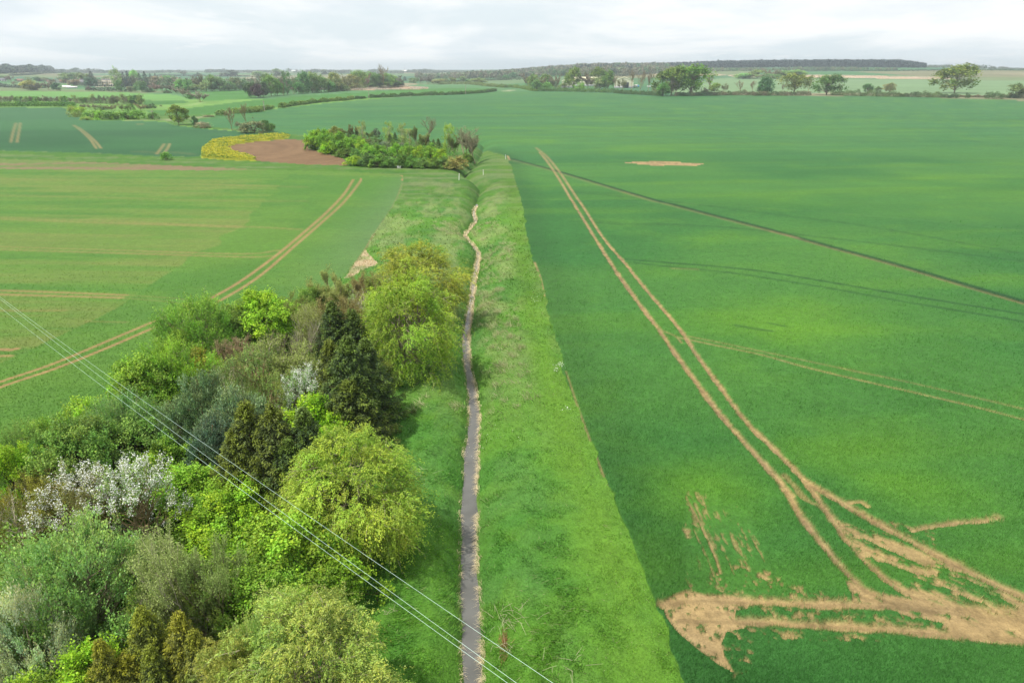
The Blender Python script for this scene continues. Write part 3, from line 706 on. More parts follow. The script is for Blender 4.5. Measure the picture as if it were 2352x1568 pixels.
def leafy(kind, seed, nl, size, m=60, bark='brown', dens=1., limbs=True, petals=0):
    rng = np.random.default_rng(seed); k = KP[kind]
    C, R = lumps(rng, kind, m)
    outl = (rng.uniform(0, 1, m) < .14)[:, None]; C = np.where(outl, (C - [0, 0, .45]) * 1.22 + [0, 0, .45], C)
    # one or two sides fuller than others -> uneven outline
    ax = rng.uniform(0, 6.28); C[:, :2] *= (1 + .18 * np.cos(np.arctan2(C[:, 1], C[:, 0]) * 2 - ax))[:, None] * .97
    ntw = max(m * 3, nl // 26)
    w_ = R ** 2; li = rng.choice(m, ntw, p=w_ / w_.sum())
    cen = np.array([0, 0, .48 if kind != 'shrub' else .2])
    out = unit(C[li] - cen); out[:, 2] *= .8
    d0 = unit(out * k['a'] + np.array([0, 0, 1.]) * k['b'] + rdir(rng, ntw) * k['c'])
    sh = rdir(rng, ntw); sh = unit(sh + out * .55 + np.array([0, 0, .25]))
    s = C[li] + sh * (R[li] * rng.uniform(.25, .95, ntw) ** .7)[:, None]
    Ls = k['L'] * rng.uniform(.5, 1.25, ntw)
    per = nl // ntw + 1
    ti = np.repeat(np.arange(ntw), per); t = rng.uniform(.05, 1, len(ti))
    P = s[ti] + d0[ti] * (Ls[ti] * t)[:, None]; P[:, 2] -= k['g'] * Ls[ti] * t ** 2 * 1.1
    T = d0[ti].copy(); T[:, 2] -= k['g'] * 2 * t
    P += rng.normal(size=P.shape) * size * (.55 if k['g'] > .5 or kind in ('up', 'pine') else .9)
    P[:, 2] = np.clip(P[:, 2], .015, None)
    Dd = unit(unit(T) * (1.0 if kind in ('up', 'weep', 'pine') else .45) + rdir(rng, len(ti)) * (.55 if kind in ('up', 'weep') else .8 if kind != 'pine' else .6))
    Nn = unit(out[ti] * .55 + np.array([0, 0, .75]) + rdir(rng, len(ti)) * .75)
    L_ = size * rng.uniform(.7, 1.35, len(ti))
    lv = rng.uniform(.72, 1.26, m)[li][ti]; lr = rng.uniform(.86, 1.14, m)[li][ti]; tw = rng.uniform(.88, 1.12, ntw)[ti]
    base = np.stack([lr * lv * tw * rng.uniform(.9, 1.15, len(ti)), lv * tw, lv * tw * rng.uniform(.7, 1.3, len(ti))], -1)
    # fresh tips a little yellower
    base = base * (1 + np.array([.22, .10, -.1]) * (t[:, None] - .4))
    crown = leaves(rng, P, Dd, Nn, L_, L_ * k['lw'], base)
    # skeleton
    paths = []; bc = BARK[bark]
    if limbs:
        nst = {'shrub': 4, 'up': 4, 'weep': 3, 'blossom': 3}.get(kind, 1)
        tops = []
        for q in range(nst):
            a = rng.uniform(0, 6.28); sp = .02 if nst == 1 else .12
            top = np.array([math.cos(a) * sp, math.sin(a) * sp, .86 if kind in ('tall', 'pine') else .62])
            b0 = np.array([math.cos(a) * sp * .25, math.sin(a) * sp * .25, -.03])
            paths.append(limb(rng, b0, top, (.026 if nst == 1 else .016), .006, 9, 0, .008, bc)); tops.append((b0, top))
        sel = rng.permutation(m)[:min(m, 46)]
        for q in sel:
            b0, top = tops[q % nst]; h = np.clip(C[q][2] - .22 - rng.uniform(0, .12), .12, .84)
            f = (h - b0[2]) / (top[2] - b0[2]); st = b0 + (top - b0) * min(f, .98)
            paths.append(limb(rng, st, C[q] + np.array([0, 0, -.02]), .010, .0025, 5, .02, .01, bc))
    twp = []
    ns = rng.choice(ntw, min(ntw, 420), replace=False)
    for q in ns:
        e = s[q] + d0[q] * Ls[q]; e[2] -= k['g'] * Ls[q] * 1.1; mdl = s[q] + d0[q] * Ls[q] * .55; mdl[2] -= k['g'] * Ls[q] * .33
        twp.append((np.array([C[li[q]], s[q], mdl, e]), np.array([.0022, .0017, .0012, .0006]), np.array(bc) * rng.uniform(.9, 1.5)))
    extra = None
    if petals:
        nt_ = rng.choice(ntw, int(ntw * .75), replace=False); ti = np.repeat(nt_, petals); t = rng.uniform(.15, 1.05, len(ti))
        P = s[ti] + d0[ti] * (Ls[ti] * t)[:, None] + rng.normal(size=(len(ti), 3)) * size * .8
        extra = leaves(rng, P, rdir(rng, len(ti)), rdir(rng, len(ti)), size * rng.uniform(.5, .95, len(ti)), size * .7, np.array([1., 1., 1.]))
    return crown, paths, twp, extra
def spruce(seed, nl, size, tipcol=(1.9, 1.75, .8), narrow=1., bark='brown'):
    rng = np.random.default_rng(seed); paths = [limb(rng, np.array([0, 0, -.03]), np.array([0, 0, 1.]), .022, .003, 10, 0, .003, BARK[bark])]
    Ps = []; Ds = []; Ns = []; Cs = []; z = .06; tw = []
    while z < .985:
        R = .5 * narrow * (1 - z) ** .80 * rng.uniform(.86, 1.08) + .012
        nb = max(4, int(11 * (1 - z * .45))); a0 = rng.uniform(0, 6.28)
        for q in range(nb):
            a = a0 + q * 6.283 / nb + rng.normal() * .18; Rb = R * rng.uniform(.75, 1.12)
            rise = .10 - .30 * (1 - z); 
            dirv = np.array([math.cos(a), math.sin(a), 0.])
            k = 9; t = np.linspace(0, 1, k); pth = dirv * (Rb * t)[:, None]; pth[:, 2] = z + Rb * (rise * t + .28 * (t ** 3) * (1 - z) * .8)
            paths.append((pth[::2], np.linspace(.005, .0012, 5) * (1.1 - z), np.array(BARK[bark])))
            n = int(70 * Rb / .5 + 8)
            tt = rng.uniform(.12, 1, n) ** .75; side = rng.choice([-1, 1], n); w_ = (.34 * (1 - tt) + .07) * Rb * rng.uniform(.1, 1, n)
            pv = np.array([-dirv[1], dirv[0], 0])
            P = dirv * (Rb * tt + w_ * .5)[:, None] + pv * (side * w_)[:, None]; P[:, 2] = z + Rb * (rise * tt + .28 * tt ** 3 * (1 - z) * .8) - rng.uniform(0, .045, n) * (1 - z * .6)
            D = dirv * .8 + pv * side[:, None] * .7 + np.array([0, 0, -.25]) + rng.normal(size=(n, 3)) * .22
            Ps.append(P); Ds.append(D); Ns.append(np.array([0, 0, 1.]) + rng.normal(size=(n, 3)) * .45)
            tip = (tt + w_ / (Rb + 1e-6) > .93) | (z > .86)
            c = np.ones((n, 3)) * rng.uniform(.75, 1.2, (n, 1)); c[tip] *= np.array(tipcol) * rng.uniform(.6, 1., (tip.sum(), 1)); Cs.append(c)
        z += .042 * rng.uniform(.8, 1.2) * (1.05 - .45 * z)
    P = np.concatenate(Ps); D = np.concatenate(Ds); Nn = np.concatenate(Ns); C = np.concatenate(Cs)
    rep = max(1, nl // len(P))
    if rep > 1:
        P = np.repeat(P, rep, 0) + rng.normal(size=(len(P) * rep, 3)) * size * .45; D = np.repeat(D, rep, 0) + rng.normal(size=(len(P), 3)) * .3; Nn = np.repeat(Nn, rep, 0); C = np.repeat(C, rep, 0)
    elif nl < len(P):
        sel = rng.choice(len(P), nl, replace=False); P = P[sel]; D = D[sel]; Nn = Nn[sel]; C = C[sel]
    L_ = size * rng.uniform(.8, 1.3, len(P))
    return leaves(rng, P, D, Nn, L_, L_ * .42, C), paths, [], None
def bare(seed, lev=3, stems=5, bark='grey', nl=2500, size=.012, spread=.42, twr=.0022, budcol=(1., 1., 1.), fan=1.):
    rng = np.random.default_rng(seed); paths = []; tips = []; bc = np.array(BARK[bark])
    def grow(p, d, L_, r, lv):
        k = 5; pts = [p]; dd = d
        for q in range(k - 1):
            dd = unit(dd + rng.normal(size=3) * .13 + np.array([0, 0, .10])); pts.append(pts[-1] + dd * L_ / (k - 1))
        pts = np.array(pts); paths.append((pts, np.linspace(r, max(r * .45, twr * .4), k), bc * rng.uniform(.8, 1.25) * (1 if lv < 2 else .85)))
        if lv >= lev: tips.append(pts); return
        nb = 6 if lv == 0 else 5
        for q in range(nb):
            f = rng.uniform(.3, 1.); i = min(int(f * (k - 1)), k - 2); q0 = pts[i] + (pts[i+1] - pts[i]) * (f * (k - 1) - i)
            side = rdir(rng, 1)[0]; side[2] = abs(side[2]) * .3
            nd = unit(dd * (1.0 if fan > .5 else .6) + side * .75 * fan + np.array([0, 0, .25]))
            grow(q0, nd, L_ * rng.uniform(.45, .65), max(r * .5, twr), lv + 1)
    for s in range(stems):
        a = s * 6.283 / stems + rng.normal() * .4; lean = 0 if stems == 1 else spread * rng.uniform(.35, 1.)
        d = unit(np.array([math.cos(a) * lean, math.sin(a) * lean, 1.]))
        grow(np.array([math.cos(a) * .02, math.sin(a) * .02, -.02]), d, .52 * rng.uniform(.8, 1.05), .022 if stems == 1 else .013, 0)
    allp = np.concatenate([q[0] for q in paths]); zmax = allp[:, 2].max(); rmax = np.percentile(np.hypot(allp[:, 0], allp[:, 1]), 98)
    S = np.array([.5 / rmax, .5 / rmax, 1 / zmax])
    paths = [(a * S, b, c) for a, b, c in paths]; T = np.concatenate([t[1:] for t in tips]) * S
    i = rng.choice(len(T), nl); P = T[i] + rng.normal(size=(nl, 3)) * .014
    col = np.ones((nl, 3)) * rng.uniform(.75, 1.25, (nl, 1)) * np.array(budcol)
    crown = leaves(rng, P, rdir(rng, nl), rdir(rng, nl) + np.array([0, 0, .6]), size * rng.uniform(.6, 1.4, nl), size * .6, col)
    return crown, paths, [], None
LIB = {}
def build_kind(key, res, leafmat=None):
    crown, paths, tw, extra = res
    d = {}
    big = [p for p in paths]; 
    parts = [tubes(big, 5)] if big else []
    if tw: parts.append(tubes(tw, 3))
    if parts:
        V, Fs, C = join_parts(parts); d['trunk'] = new_mesh('trunk_' + key, V, Fs, C, [M_BARK], True)
    d['crown'] = new_mesh('crown_' + key, crown[0], crown[1], crown[2], [leafmat or M_LEAF])
    if extra is not None: d['blossom'] = new_mesh('blossom_' + key, extra[0], extra[1], extra[2], [M_PETAL])
    LIB[key] = d
def single(key, res, leafmat=None):
    """far variant: one mesh, bark + leaves"""
    crown, paths, tw, extra = res
    V1, F1, C1 = tubes(paths, 3)
    V = np.concatenate([V1, crown[0]]); F = np.concatenate([F1, crown[1] + len(V1)]); C = np.concatenate([C1, crown[2]])
    LIB[key] = {'one': new_mesh('tree_' + key, V, F, C, [M_BARK, leafmat or M_LEAF], False, np.concatenate([np.zeros(len(F1)), np.ones(len(crown[1]))]))}
NEARN = 30000
for v in range(3):
    build_kind('broad%d' % v, leafy('broad', 10 + v, NEARN, .021, 95, 'brown'))
    build_kind('shrub%d' % v, leafy('shrub', 20 + v, 24000, .024, 70, 'brown'))
    build_kind('spruce%d' % v, spruce(30 + v, 30000, .026), M_NEEDLE)
    build_kind('bud%d' % v, bare(40 + v, 3, 5, ['tan', 'grey', 'pale'][v], 20000, .017, .36, .0014))
for v in range(2):
    build_kind('weep%d' % v, leafy('weep', 50 + v, 85000, .0135, 170, 'grey'))
    build_kind('up%d' % v, leafy('up', 60 + v, 48000, .016, 90, 'grey'))
    build_kind('pine%d' % v, leafy('pine', 70 + v, 32000, .026, 170, 'tan'), M_NEEDLE)
    build_kind('blossom%d' % v, leafy('blossom', 80 + v, 4500, .021, 55, 'tan', petals=40))
    build_kind('thin%d' % v, leafy('up', 85 + v, 12000, .017, 60, ['pale', 'tan'][v]))
    build_kind('bare%d' % v, bare(90 + v, 3, 3, ['pale', 'grey'][v], 900, .012, .34, .0020))
# middle distance
for v in range(3):
    build_kind('mbroad%d' % v, leafy('broad', 110 + v, 6500, .040, 60, 'brown'))
    build_kind('mshrub%d' % v, leafy('shrub', 120 + v, 6000, .046, 50, 'brown'))
for v in range(2):
    build_kind('mspruce%d' % v, spruce(130 + v, 6000, .045), M_NEEDLE)
    build_kind('mthin%d' % v, leafy('tall', 140 + v, 3800, .034, 60, 'pale'))
    build_kind('mbud%d' % v, bare(150 + v, 3, 3, ['tan', 'grey'][v], 8000, .030, .5, .0028))
    build_kind('mbare%d' % v, bare(160 + v, 3, 1, 'grey', 500, .022, .8, .0042, fan=1.25))
build_kind('mpine0', leafy('pine', 170, 5000, .045, 80, 'tan'), M_NEEDLE)
# far
for v in range(3):
    single('fbroad%d' % v, leafy('broad', 210 + v, 2800, .066, 40, 'brown'))
    single('foak%d' % v, leafy('oak', 215 + v, 3200, .050, 58, 'grey'))
    single('fshrub%d' % v, leafy('shrub', 220 + v, 1500, .075, 34, 'brown'))
    single('fbud%d' % v, bare(230 + v, 2, 4, 'tan', 2200, .055, .5, .0055))
for v in range(2):
    single('fbare%d' % v, bare(240 + v, 3, 1, 'tan', 260, .034, .8, .0060, fan=1.2))
    single('fspruce%d' % v, spruce(250 + v, 1600, .075, (1.2, 1.1, 1.), 1.3), M_NEEDLE)
    single('ftall%d' % v, leafy('tall', 260 + v, 1600, .065, 46, 'grey'))
_rt = np.random.default_rng(5)
def plant(kind, x, y, z, h, wd, tint, label, cat='tree', group=None, name='tree', rot=None, lean=0.):
    rot = _rt.uniform(0, 6.28) if rot is None else rot
    lib = LIB[kind]
    if 'one' in lib:
        o = link(name, lib['one']); o.color = (*tint, 1)
    else:
        o = bpy.data.objects.new(name, None); COL.objects.link(o); o.empty_display_size = .5
        for pn, me in lib.items():
            c = link(pn, me, o)
            c.color = (.95, .95, .91, 1) if pn == 'blossom' else (*tint, 1)
    o.location = (x, y, z - .02 * h); o.rotation_euler = (lean * math.cos(rot), lean * math.sin(rot), rot); o.scale = (wd, wd, h)
    tag(o, label, cat, group); return o
ORD = ['', 'first', 'second', 'third', 'fourth', 'fifth', 'sixth', 'seventh', 'eighth', 'ninth', 'tenth', 'eleventh', 'twelfth', 'thirteenth', 'fourteenth', 'fifteenth', 'sixteenth', 'seventeenth', 'eighteenth', 'nineteenth', 'twentieth', 'twenty-first', 'twenty-second', 'twenty-third', 'twenty-fourth', 'twenty-fifth', 'twenty-sixth', 'twenty-seventh', 'twenty-eighth', 'twenty-ninth', 'thirtieth', 'thirty-first', 'thirty-second', 'thirty-third', 'thirty-fourth', 'thirty-fifth', 'thirty-sixth', 'thirty-seventh', 'thirty-eighth', 'thirty-ninth', 'fortieth']
# tints (albedo of the foliage)
YG = (.150, .270, .016); BG = (.110, .225, .022); MG = (.060, .160, .024); DG = (.040, .110, .028); GG = (.145, .225, .070); GOLD = (.200, .250, .030)
OLV = (.135, .170, .035); SPR = (.040, .070, .020); SPB = (.062, .086, .018); PIN = (.090, .145, .062); BUD = (.165, .190, .050); BRN = (.175, .155, .055); PGR = (.240, .300, .150); PINKB = (.20, .155, .09); CREAM = (.30, .30, .19)
# ---------------------------------------------------------------- near wood
# (top px x, top px y, height m, width px, kind, tint, object name, label)
WOOD = [
 (955,560,8.0,155,'weep0',GOLD,'willow_tree','olive gold willow at the far tip of the near wood, farthest from the camera'),
 (928,628,9.0,172,'weep1',(.165,.260,.024),'willow_tree','tall yellow green willow leaning over the meadow in front of the farthest willow'),
 (875,615,6.2,80,'bud1',OLV,'tree','slim olive tree with pale stems left of the farthest gold willow'),
 (835,622,5.6,70,'bud0',BRN,'tree','brown budding tree just left of the slim olive tree at the field edge'),
 (770,612,5.6,90,'bud1',BUD,'tree','thin brownish green tree standing on the field edge, right of the small bush'),
 (706,645,4.6,70,'shrub0',MG,'bush','small dark green bush sticking out into the crop field at the wood edge'),
 (820,665,6.0,80,'bare0',BUD,'bare_tree','bare tree with several white stems beside the tall yellow green willow'),
 (775,660,6.6,90,'bud0',BRN,'tree','brown twiggy tree behind the upper dark spruces'),
 (730,690,6.0,90,'bud2',BUD,'tree','pale stemmed budding tree left of the upper dark spruce'),
 (655,668,5.6,90,'bud1',OLV,'tree','twiggy olive tree on the field edge between the small dark bush and yellow green tree'),
 (760,690,7.2,100,'spruce0',SPR,'spruce_tree','upper dark spruce near the bare white stemmed tree'),
 (806,705,6.6,84,'spruce1',SPR,'spruce_tree','dark spruce tucked against the left side of the tall yellow green willow'),
 (595,672,5.6,120,'broad0',YG,'tree','bright yellow green tree on the field edge, left of the twiggy olive tree'),
 (535,690,5.0,90,'broad1',MG,'tree','mid green round tree between the big green dome and the bright yellow green tree'),
 (440,668,7.2,170,'up0',(.085,.215,.032),'tree','big fresh green dome shaped tree at the crop field, highest on the left edge'),
 (640,735,6.4,80,'bare1',BUD,'bare_tree','bare forked tree with grey white stems before the bright yellow green edge tree'),
 (695,715,6.4,70,'bare0',BUD,'bare_tree','slim bare white stemmed tree above the white blossom shrub'),
 (530,755,4.6,70,'bud0',PINKB,'tree','small reddish brown bare tree right of the big green dome'),
 (400,765,6.6,150,'up1',(.105,.255,.030),'tree','light green feathery tree just below the big green dome tree'),
 (455,790,4.8,80,'shrub1',(.165,.180,.020),'bush','small mustard yellow bush between the feathery green tree and the blue green pines'),
 (325,825,5.6,130,'broad2',(.085,.210,.020),'tree','broad leaved green tree under the light feathery tree, dark hollow with pale stems beneath it'),
 (285,850,4.4,90,'shrub2',YG,'bush','bright lime bush at the crop edge below the feathery tree'),
 (580,785,6.2,150,'thin1',(.120,.185,.050),'tree','airy grey green tree in the middle of the wood above the pines'),
 (520,820,5.4,90,'thin0',(.120,.185,.050),'tree','sparse grey green tree left of the airy tree above the pines'),
 (655,775,6.0,140,'bud2',(.150,.185,.045),'tree','domed olive budding tree with fine twigs above the white blossom shrub'),
 (610,850,5.0,110,'thin1',(.125,.190,.045),'tree','low twiggy green tree between the pines and the domed olive tree'),
 (450,835,7.0,130,'pine0',PIN,'pine_tree','darker blue green pine, left one of the group of pines'),
 (535,868,7.0,150,'pine1',(.095,.145,.068),'pine_tree','large blue green pine in the middle of the pine group'),
 (400,900,5.6,110,'pine1',PIN,'pine_tree','lower dark pine at the left foot of the pine group'),
 (600,925,5.4,90,'pine0',(.090,.135,.062),'pine_tree','small blue green pine right of the bare tan stems'),
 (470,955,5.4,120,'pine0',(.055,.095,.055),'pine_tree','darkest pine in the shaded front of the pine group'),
 (545,890,6.0,46,'bare1',BRN,'bare_tree','bare tan stemmed sapling standing in front of the large pine'),
 (795,768,8.2,120,'spruce2',SPR,'spruce_tree','tallest dark spruce by the meadow, below the yellow green willow'),
 (755,775,7.2,90,'spruce1',SPB,'spruce_tree','brown tipped spruce on the left shoulder of the tallest meadow spruce'),
 (838,775,6.8,110,'spruce0',SPR,'spruce_tree','dark spruce on the meadow side of the tallest spruce'),
 (800,865,5.6,120,'spruce1',(.050,.075,.018),'spruce_tree','front dark spruce whose boughs reach the meadow grass by the white blossom'),
 (862,800,3.6,60,'shrub0',OLV,'bush','small olive bush squeezed between the dark spruces and the yellow green willow'),
 (705,848,4.6,95,'blossom0',(.100,.180,.050),'blossoming_shrub','small white blossoming shrub left of the front dark spruce'),
 (668,870,4.2,70,'blossom1',(.100,.180,.050),'blossoming_shrub','thin sprinkling of white blossom on a small shrub under the domed olive tree'),
 (712,908,4.6,150,'shrub1',(.145,.285,.012),'bush','vivid lime green bush below the small white blossom'),
 (745,950,3.4,90,'shrub2',(.135,.260,.014),'bush','lower skirt of lime leaves right of the brown tipped spruces'),
 (560,915,7.6,125,'spruce1',SPB,'spruce_tree','yellow tipped spruce, left of the brown tipped spruce trio'),
 (620,922,7.6,125,'spruce2',(.058,.080,.020),'spruce_tree','middle spruce of the brown tipped trio above the power lines'),
 (695,935,7.2,130,'spruce0',SPR,'spruce_tree','right dark spruce of the trio next to the big gold willow'),
 (530,985,5.8,110,'spruce0',SPB,'spruce_tree','low bronze spruce at the left foot of the trio'),
 (655,1000,5.8,110,'spruce1',SPR,'spruce_tree','small dark spruce in front of the trio, touching the gold willow'),
 (250,893,6.0,170,'up0',(.100,.195,.055),'willow_tree','wide grey green willow crossed by the wires on the left field edge'),
 (185,905,4.8,110,'shrub0',(.140,.250,.020),'bush','yellow green bush on the crop edge left of the wide grey green willow'),
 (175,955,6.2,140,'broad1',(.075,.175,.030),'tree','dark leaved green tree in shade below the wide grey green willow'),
 (300,975,4.6,130,'broad2',(.090,.190,.035),'tree','mid green tree beneath the wires between willow and pines'),
 (100,950,5.2,110,'shrub1',BG,'bush','green bush along the crop edge, second from the left photo edge'),
 (35,965,5.4,120,'up1',(.120,.215,.050),'bush','pale grey green bush at the left photo edge beside the crop'),
 (390,1000,3.8,130,'shrub1',(.085,.215,.020),'bush','fresh green bramble mound right under the pines'),
 (330,1020,3.6,130,'shrub0',(.095,.235,.018),'bush','soft green mound above the larger white blossom trees'),
 (445,1060,3.8,150,'shrub2',(.110,.240,.018),'bush','light green mound between the blossom trees and the lowest spruces'),
 (540,1090,3.8,150,'shrub0',(.125,.250,.018),'bush','yellow green mound where the wires cross above the dense round tree'),
 (500,1135,3.4,150,'shrub1',(.150,.260,.014),'bush','brightest yellow green mound left of the dense round tree'),
 (600,1080,3.2,110,'shrub1',(.075,.190,.025),'bush','dark green undergrowth between the lowest spruces and the gold willow'),
 (80,1035,5.0,110,'thin1',(.125,.120,.045),'bare_tree','brownish half bare tree at the left under the crop edge bushes'),
 (10,1020,5.4,90,'broad0',YG,'tree','bright yellow green tree cut off by the left photo edge'),
 (120,1070,4.6,120,'bud0',(.165,.170,.022),'tree','mustard budding shrub just above the left white blossom tree'),
 (20,1110,4.6,110,'thin0',(.160,.165,.025),'tree','yellowish brown shrub at the left edge above the big silver willow'),
 (150,1085,5.2,130,'blossom1',(.120,.140,.050),'blossoming_tree','left one of the two larger white blossom trees'),
 (292,1068,5.6,150,'blossom0',(.110,.170,.050),'blossoming_tree','right and densest of the two larger white blossom trees'),
 (222,1100,4.8,80,'bud0',(.150,.150,.045),'tree','brown green twiggy shrub between the two white blossom trees'),
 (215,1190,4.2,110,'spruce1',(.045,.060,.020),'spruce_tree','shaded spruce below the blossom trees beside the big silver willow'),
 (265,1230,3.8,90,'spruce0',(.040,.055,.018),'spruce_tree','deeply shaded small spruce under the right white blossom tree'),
 (800,1000,6.9,236,'weep0',(.185,.275,.030),'willow_tree','largest golden green willow spreading over the meadow right of the lowest spruces'),
 (730,1060,5.0,150,'weep1',(.185,.260,.030),'willow_tree','lower left shoulder of golden willow above the dense round tree'),
 (885,1130,3.6,100,'weep1',(.190,.260,.030),'willow_tree','low willow bough clump reaching toward the stream'),
 (635,1185,5.4,210,'shrub0',(.130,.235,.018),'tree','dense rounded lime green tree below the wires'),
 (720,1235,4.0,160,'shrub1',(.120,.225,.016),'bush','rounded green bush at the meadow edge right of the dense lime tree'),
 (590,1290,4.2,170,'broad1',(.085,.210,.020),'bush','darker green bush under the dense rounded lime tree'),
 (690,1300,3.4,130,'shrub2',(.080,.200,.020),'bush','low dark green skirt of leaves above the bottom gold willow'),
 (120,1200,7.4,270,'up0',(.150,.245,.070),'willow_tree','big silver green willow with upright shoots in the lower left'),
 (60,1290,5.8,150,'up1',(.170,.250,.095),'willow_tree','front part silver willow against the left photo edge'),
 (15,1345,6.4,150,'up1',(.270,.330,.200),'poplar_tree','whitish leaved poplar at the bottom left photo edge'),
 (400,1205,7.0,150,'bud2',(.190,.230,.075),'tree','half bare tree with two white trunks right of the big silver willow'),
 (455,1225,6.4,120,'bud1',(.165,.220,.065),'tree','airy grey twigged tree between the white trunked tree and the lime tree'),
 (345,1275,5.4,130,'thin0',(.150,.240,.050),'tree','light green sparse tree leaning over the dark hollow in the wood'),
 (500,1270,5.2,130,'thin1',(.140,.225,.045),'tree','sparse green tree left of the darker bush under the lime tree'),
 (430,1340,4.2,110,'thin0',(.150,.215,.050),'tree','low twiggy tree behind the bottom brown spruces'),
 (695,1400,6.6,290,'weep1',(.195,.260,.050),'willow_tree','pale straw gold willow at the bottom of the photo'),
 (575,1405,6.0,150,'up0',(.200,.275,.075),'willow_tree','pale green willow top left of the bottom gold willow'),
 (520,1470,5.2,150,'weep0',(.210,.250,.050),'willow_tree','olive gold willow cut by the bottom edge, left of the pale gold one'),
 (320,1390,5.6,110,'spruce2',(.090,.115,.020),'spruce_tree','olive spruce at the edge of the dark hollow, bottom left'),
 (405,1400,5.6,110,'spruce1',(.105,.115,.022),'spruce_tree','bronze green spruce bottom centre of the wood'),
 (440,1445,5.0,100,'spruce0',(.090,.105,.022),'spruce_tree','bronze spruce next to the bottom gold willows'),
 (225,1465,5.2,100,'spruce1',(.105,.115,.020),'spruce_tree','rusty yellow spruce with bare leader above the bottom edge'),
 (340,1480,4.6,100,'spruce0',(.080,.105,.022),'spruce_tree','dark olive spruce touching the bottom edge of the photo'),
 (280,1500,4.2,110,'spruce2',(.110,.120,.020),'spruce_tree','mottled olive spruce between the rusty and dark olive ones at the bottom'),
 (150,1480,4.4,170,'shrub2',(.150,.255,.014),'bush','lime green bush at the bottom left beside the whitish poplar'),
 (80,1530,3.8,150,'shrub0',(.120,.210,.030),'bush','green bush at the very bottom left under the poplar'),
 (190,1540,3.4,120,'shrub1',(.130,.220,.018),'bush','low leafy bush in front of the rusty yellow spruce'),
]
G_W = 'trees and bushes of the near wood'
for (px, py, h, wpx, kind, tint, nm, lab) in WOOD:
    x, y = onplane(px, py + 4, h * .97); z0 = float(hz_far(x, y))
    wd = wpx / FPX * axial(x, y, h * .6) * (1.85 if kind.startswith('spruce') else 1.45)
    tint = tuple(np.clip(np.array(tint) * (1.6 if kind[:3] == 'spr' else 2.2 if kind[:3] == 'pin' else 1.62 if kind[:3] == 'wee' else 1.95), 0, .8)); tint = tint if kind[:3] == 'pin' else (max(tint[0], .54 * tint[1]), tint[1], tint[2]); plant(kind, x, y, z0, h, wd, tint, lab, nm.split('_')[-1] if nm != 'bare_tree' else 'tree', G_W, nm, lean=0 if kind[:3] in ('spr', 'wee') else _rt.uniform(0, .16))
# under-storey filling the inside of the wood, seen only between the crowns
def scatter_leaves(name, P, size, cols, label, cat=None, group=None, kind=None, seed=0, up=.7, lw=.7, matl=None, axis=None):
    rng = np.random.default_rng(seed); n = len(P)
    D = rdir(rng, n) if axis is None else unit(axis + rdir(rng, n) * .45)
    L_ = np.broadcast_to(size, (n,)) * rng.uniform(.7, 1.35, n)
    V, F, C = leaves(rng, P, D, rdir(rng, n) + np.array([0, 0, up * 1.6]), L_, L_ * lw, cols)
    me = new_mesh(name, V, F, C, [matl or M_LEAF]); o = link(name, me); tag(o, label, cat, group, kind); return o
rng = np.random.default_rng(77)
wp = PG['wood']; bx = rng.uniform(-75, 2, 30000); by = rng.uniform(12, 78, 30000)
k = inpoly(bx, by, wp); bx = bx[k]; by = by[k]
hgt = .5 + 3.2 * fbm(bx / 2.5, by / 2.5, 61, 2) * sm(.15, .5, vnoise(bx / 4, by / 4, 62))
reps = 14
P = np.stack([np.repeat(bx, reps), np.repeat(by, reps), np.zeros(len(bx) * reps)], -1); P[:, :2] += rng.normal(size=(len(P), 2)) * .4
P[:, 2] = hz_far(P[:, 0], P[:, 1]) + np.repeat(hgt, reps) * rng.uniform(.1, 1, len(P)) + .05
cc = np.array([.15, .27, .028]) * rng.uniform(.6, 1.4, (len(P), 1))
scatter_leaves('bramble_undergrowth', P, .17, cc, 'tangled low brambles and nettles covering the ground inside the near wood', 'undergrowth', kind='stuff', seed=3)
# ================================================================== MIDDLE AND FAR DISTANCE
c1 = lambda x, y: (x * .25, 114.8 + y * .25)
c2 = lambda x, y: (574.2 + x * .2559, 114.8 + y * .2559)
c3 = lambda x, y: (1148.4 + x * .2617, 114.8 + y * .2617)
c4 = lambda x, y: (1722.6 + x * .2676, 114.8 + y * .2676)
cm = lambda x, y: (660.3 + x * .2197, 252.6 + y * .2197)
WORD = {'b': 'green leafy tree', 'o': 'broad oak', 's': 'leafy bush', 'd': 'brownish budding tree', 'n': 'bare tree', 'p': 'dark conifer', 't': 'tall narrow tree'}
KIND = {'b': 'fbroad', 'o': 'foak', 's': 'fshrub', 'd': 'fbud', 'n': 'fbare', 'p': 'fspruce', 't': 'ftall'}
NV = {'fbroad': 3, 'foak': 3, 'fshrub': 3, 'fbud': 3, 'fbare': 2, 'fspruce': 2, 'ftall': 2, 'mbroad': 3, 'mshrub': 3, 'mspruce': 2, 'mthin': 2, 'mbud': 2, 'mbare': 2, 'mpine': 1}
CATN = {'s': ('bush', 'bush'), 'o': ('oak_tree', 'tree'), 'p': ('conifer_tree', 'tree'), 'n': ('bare_tree', 'tree')}
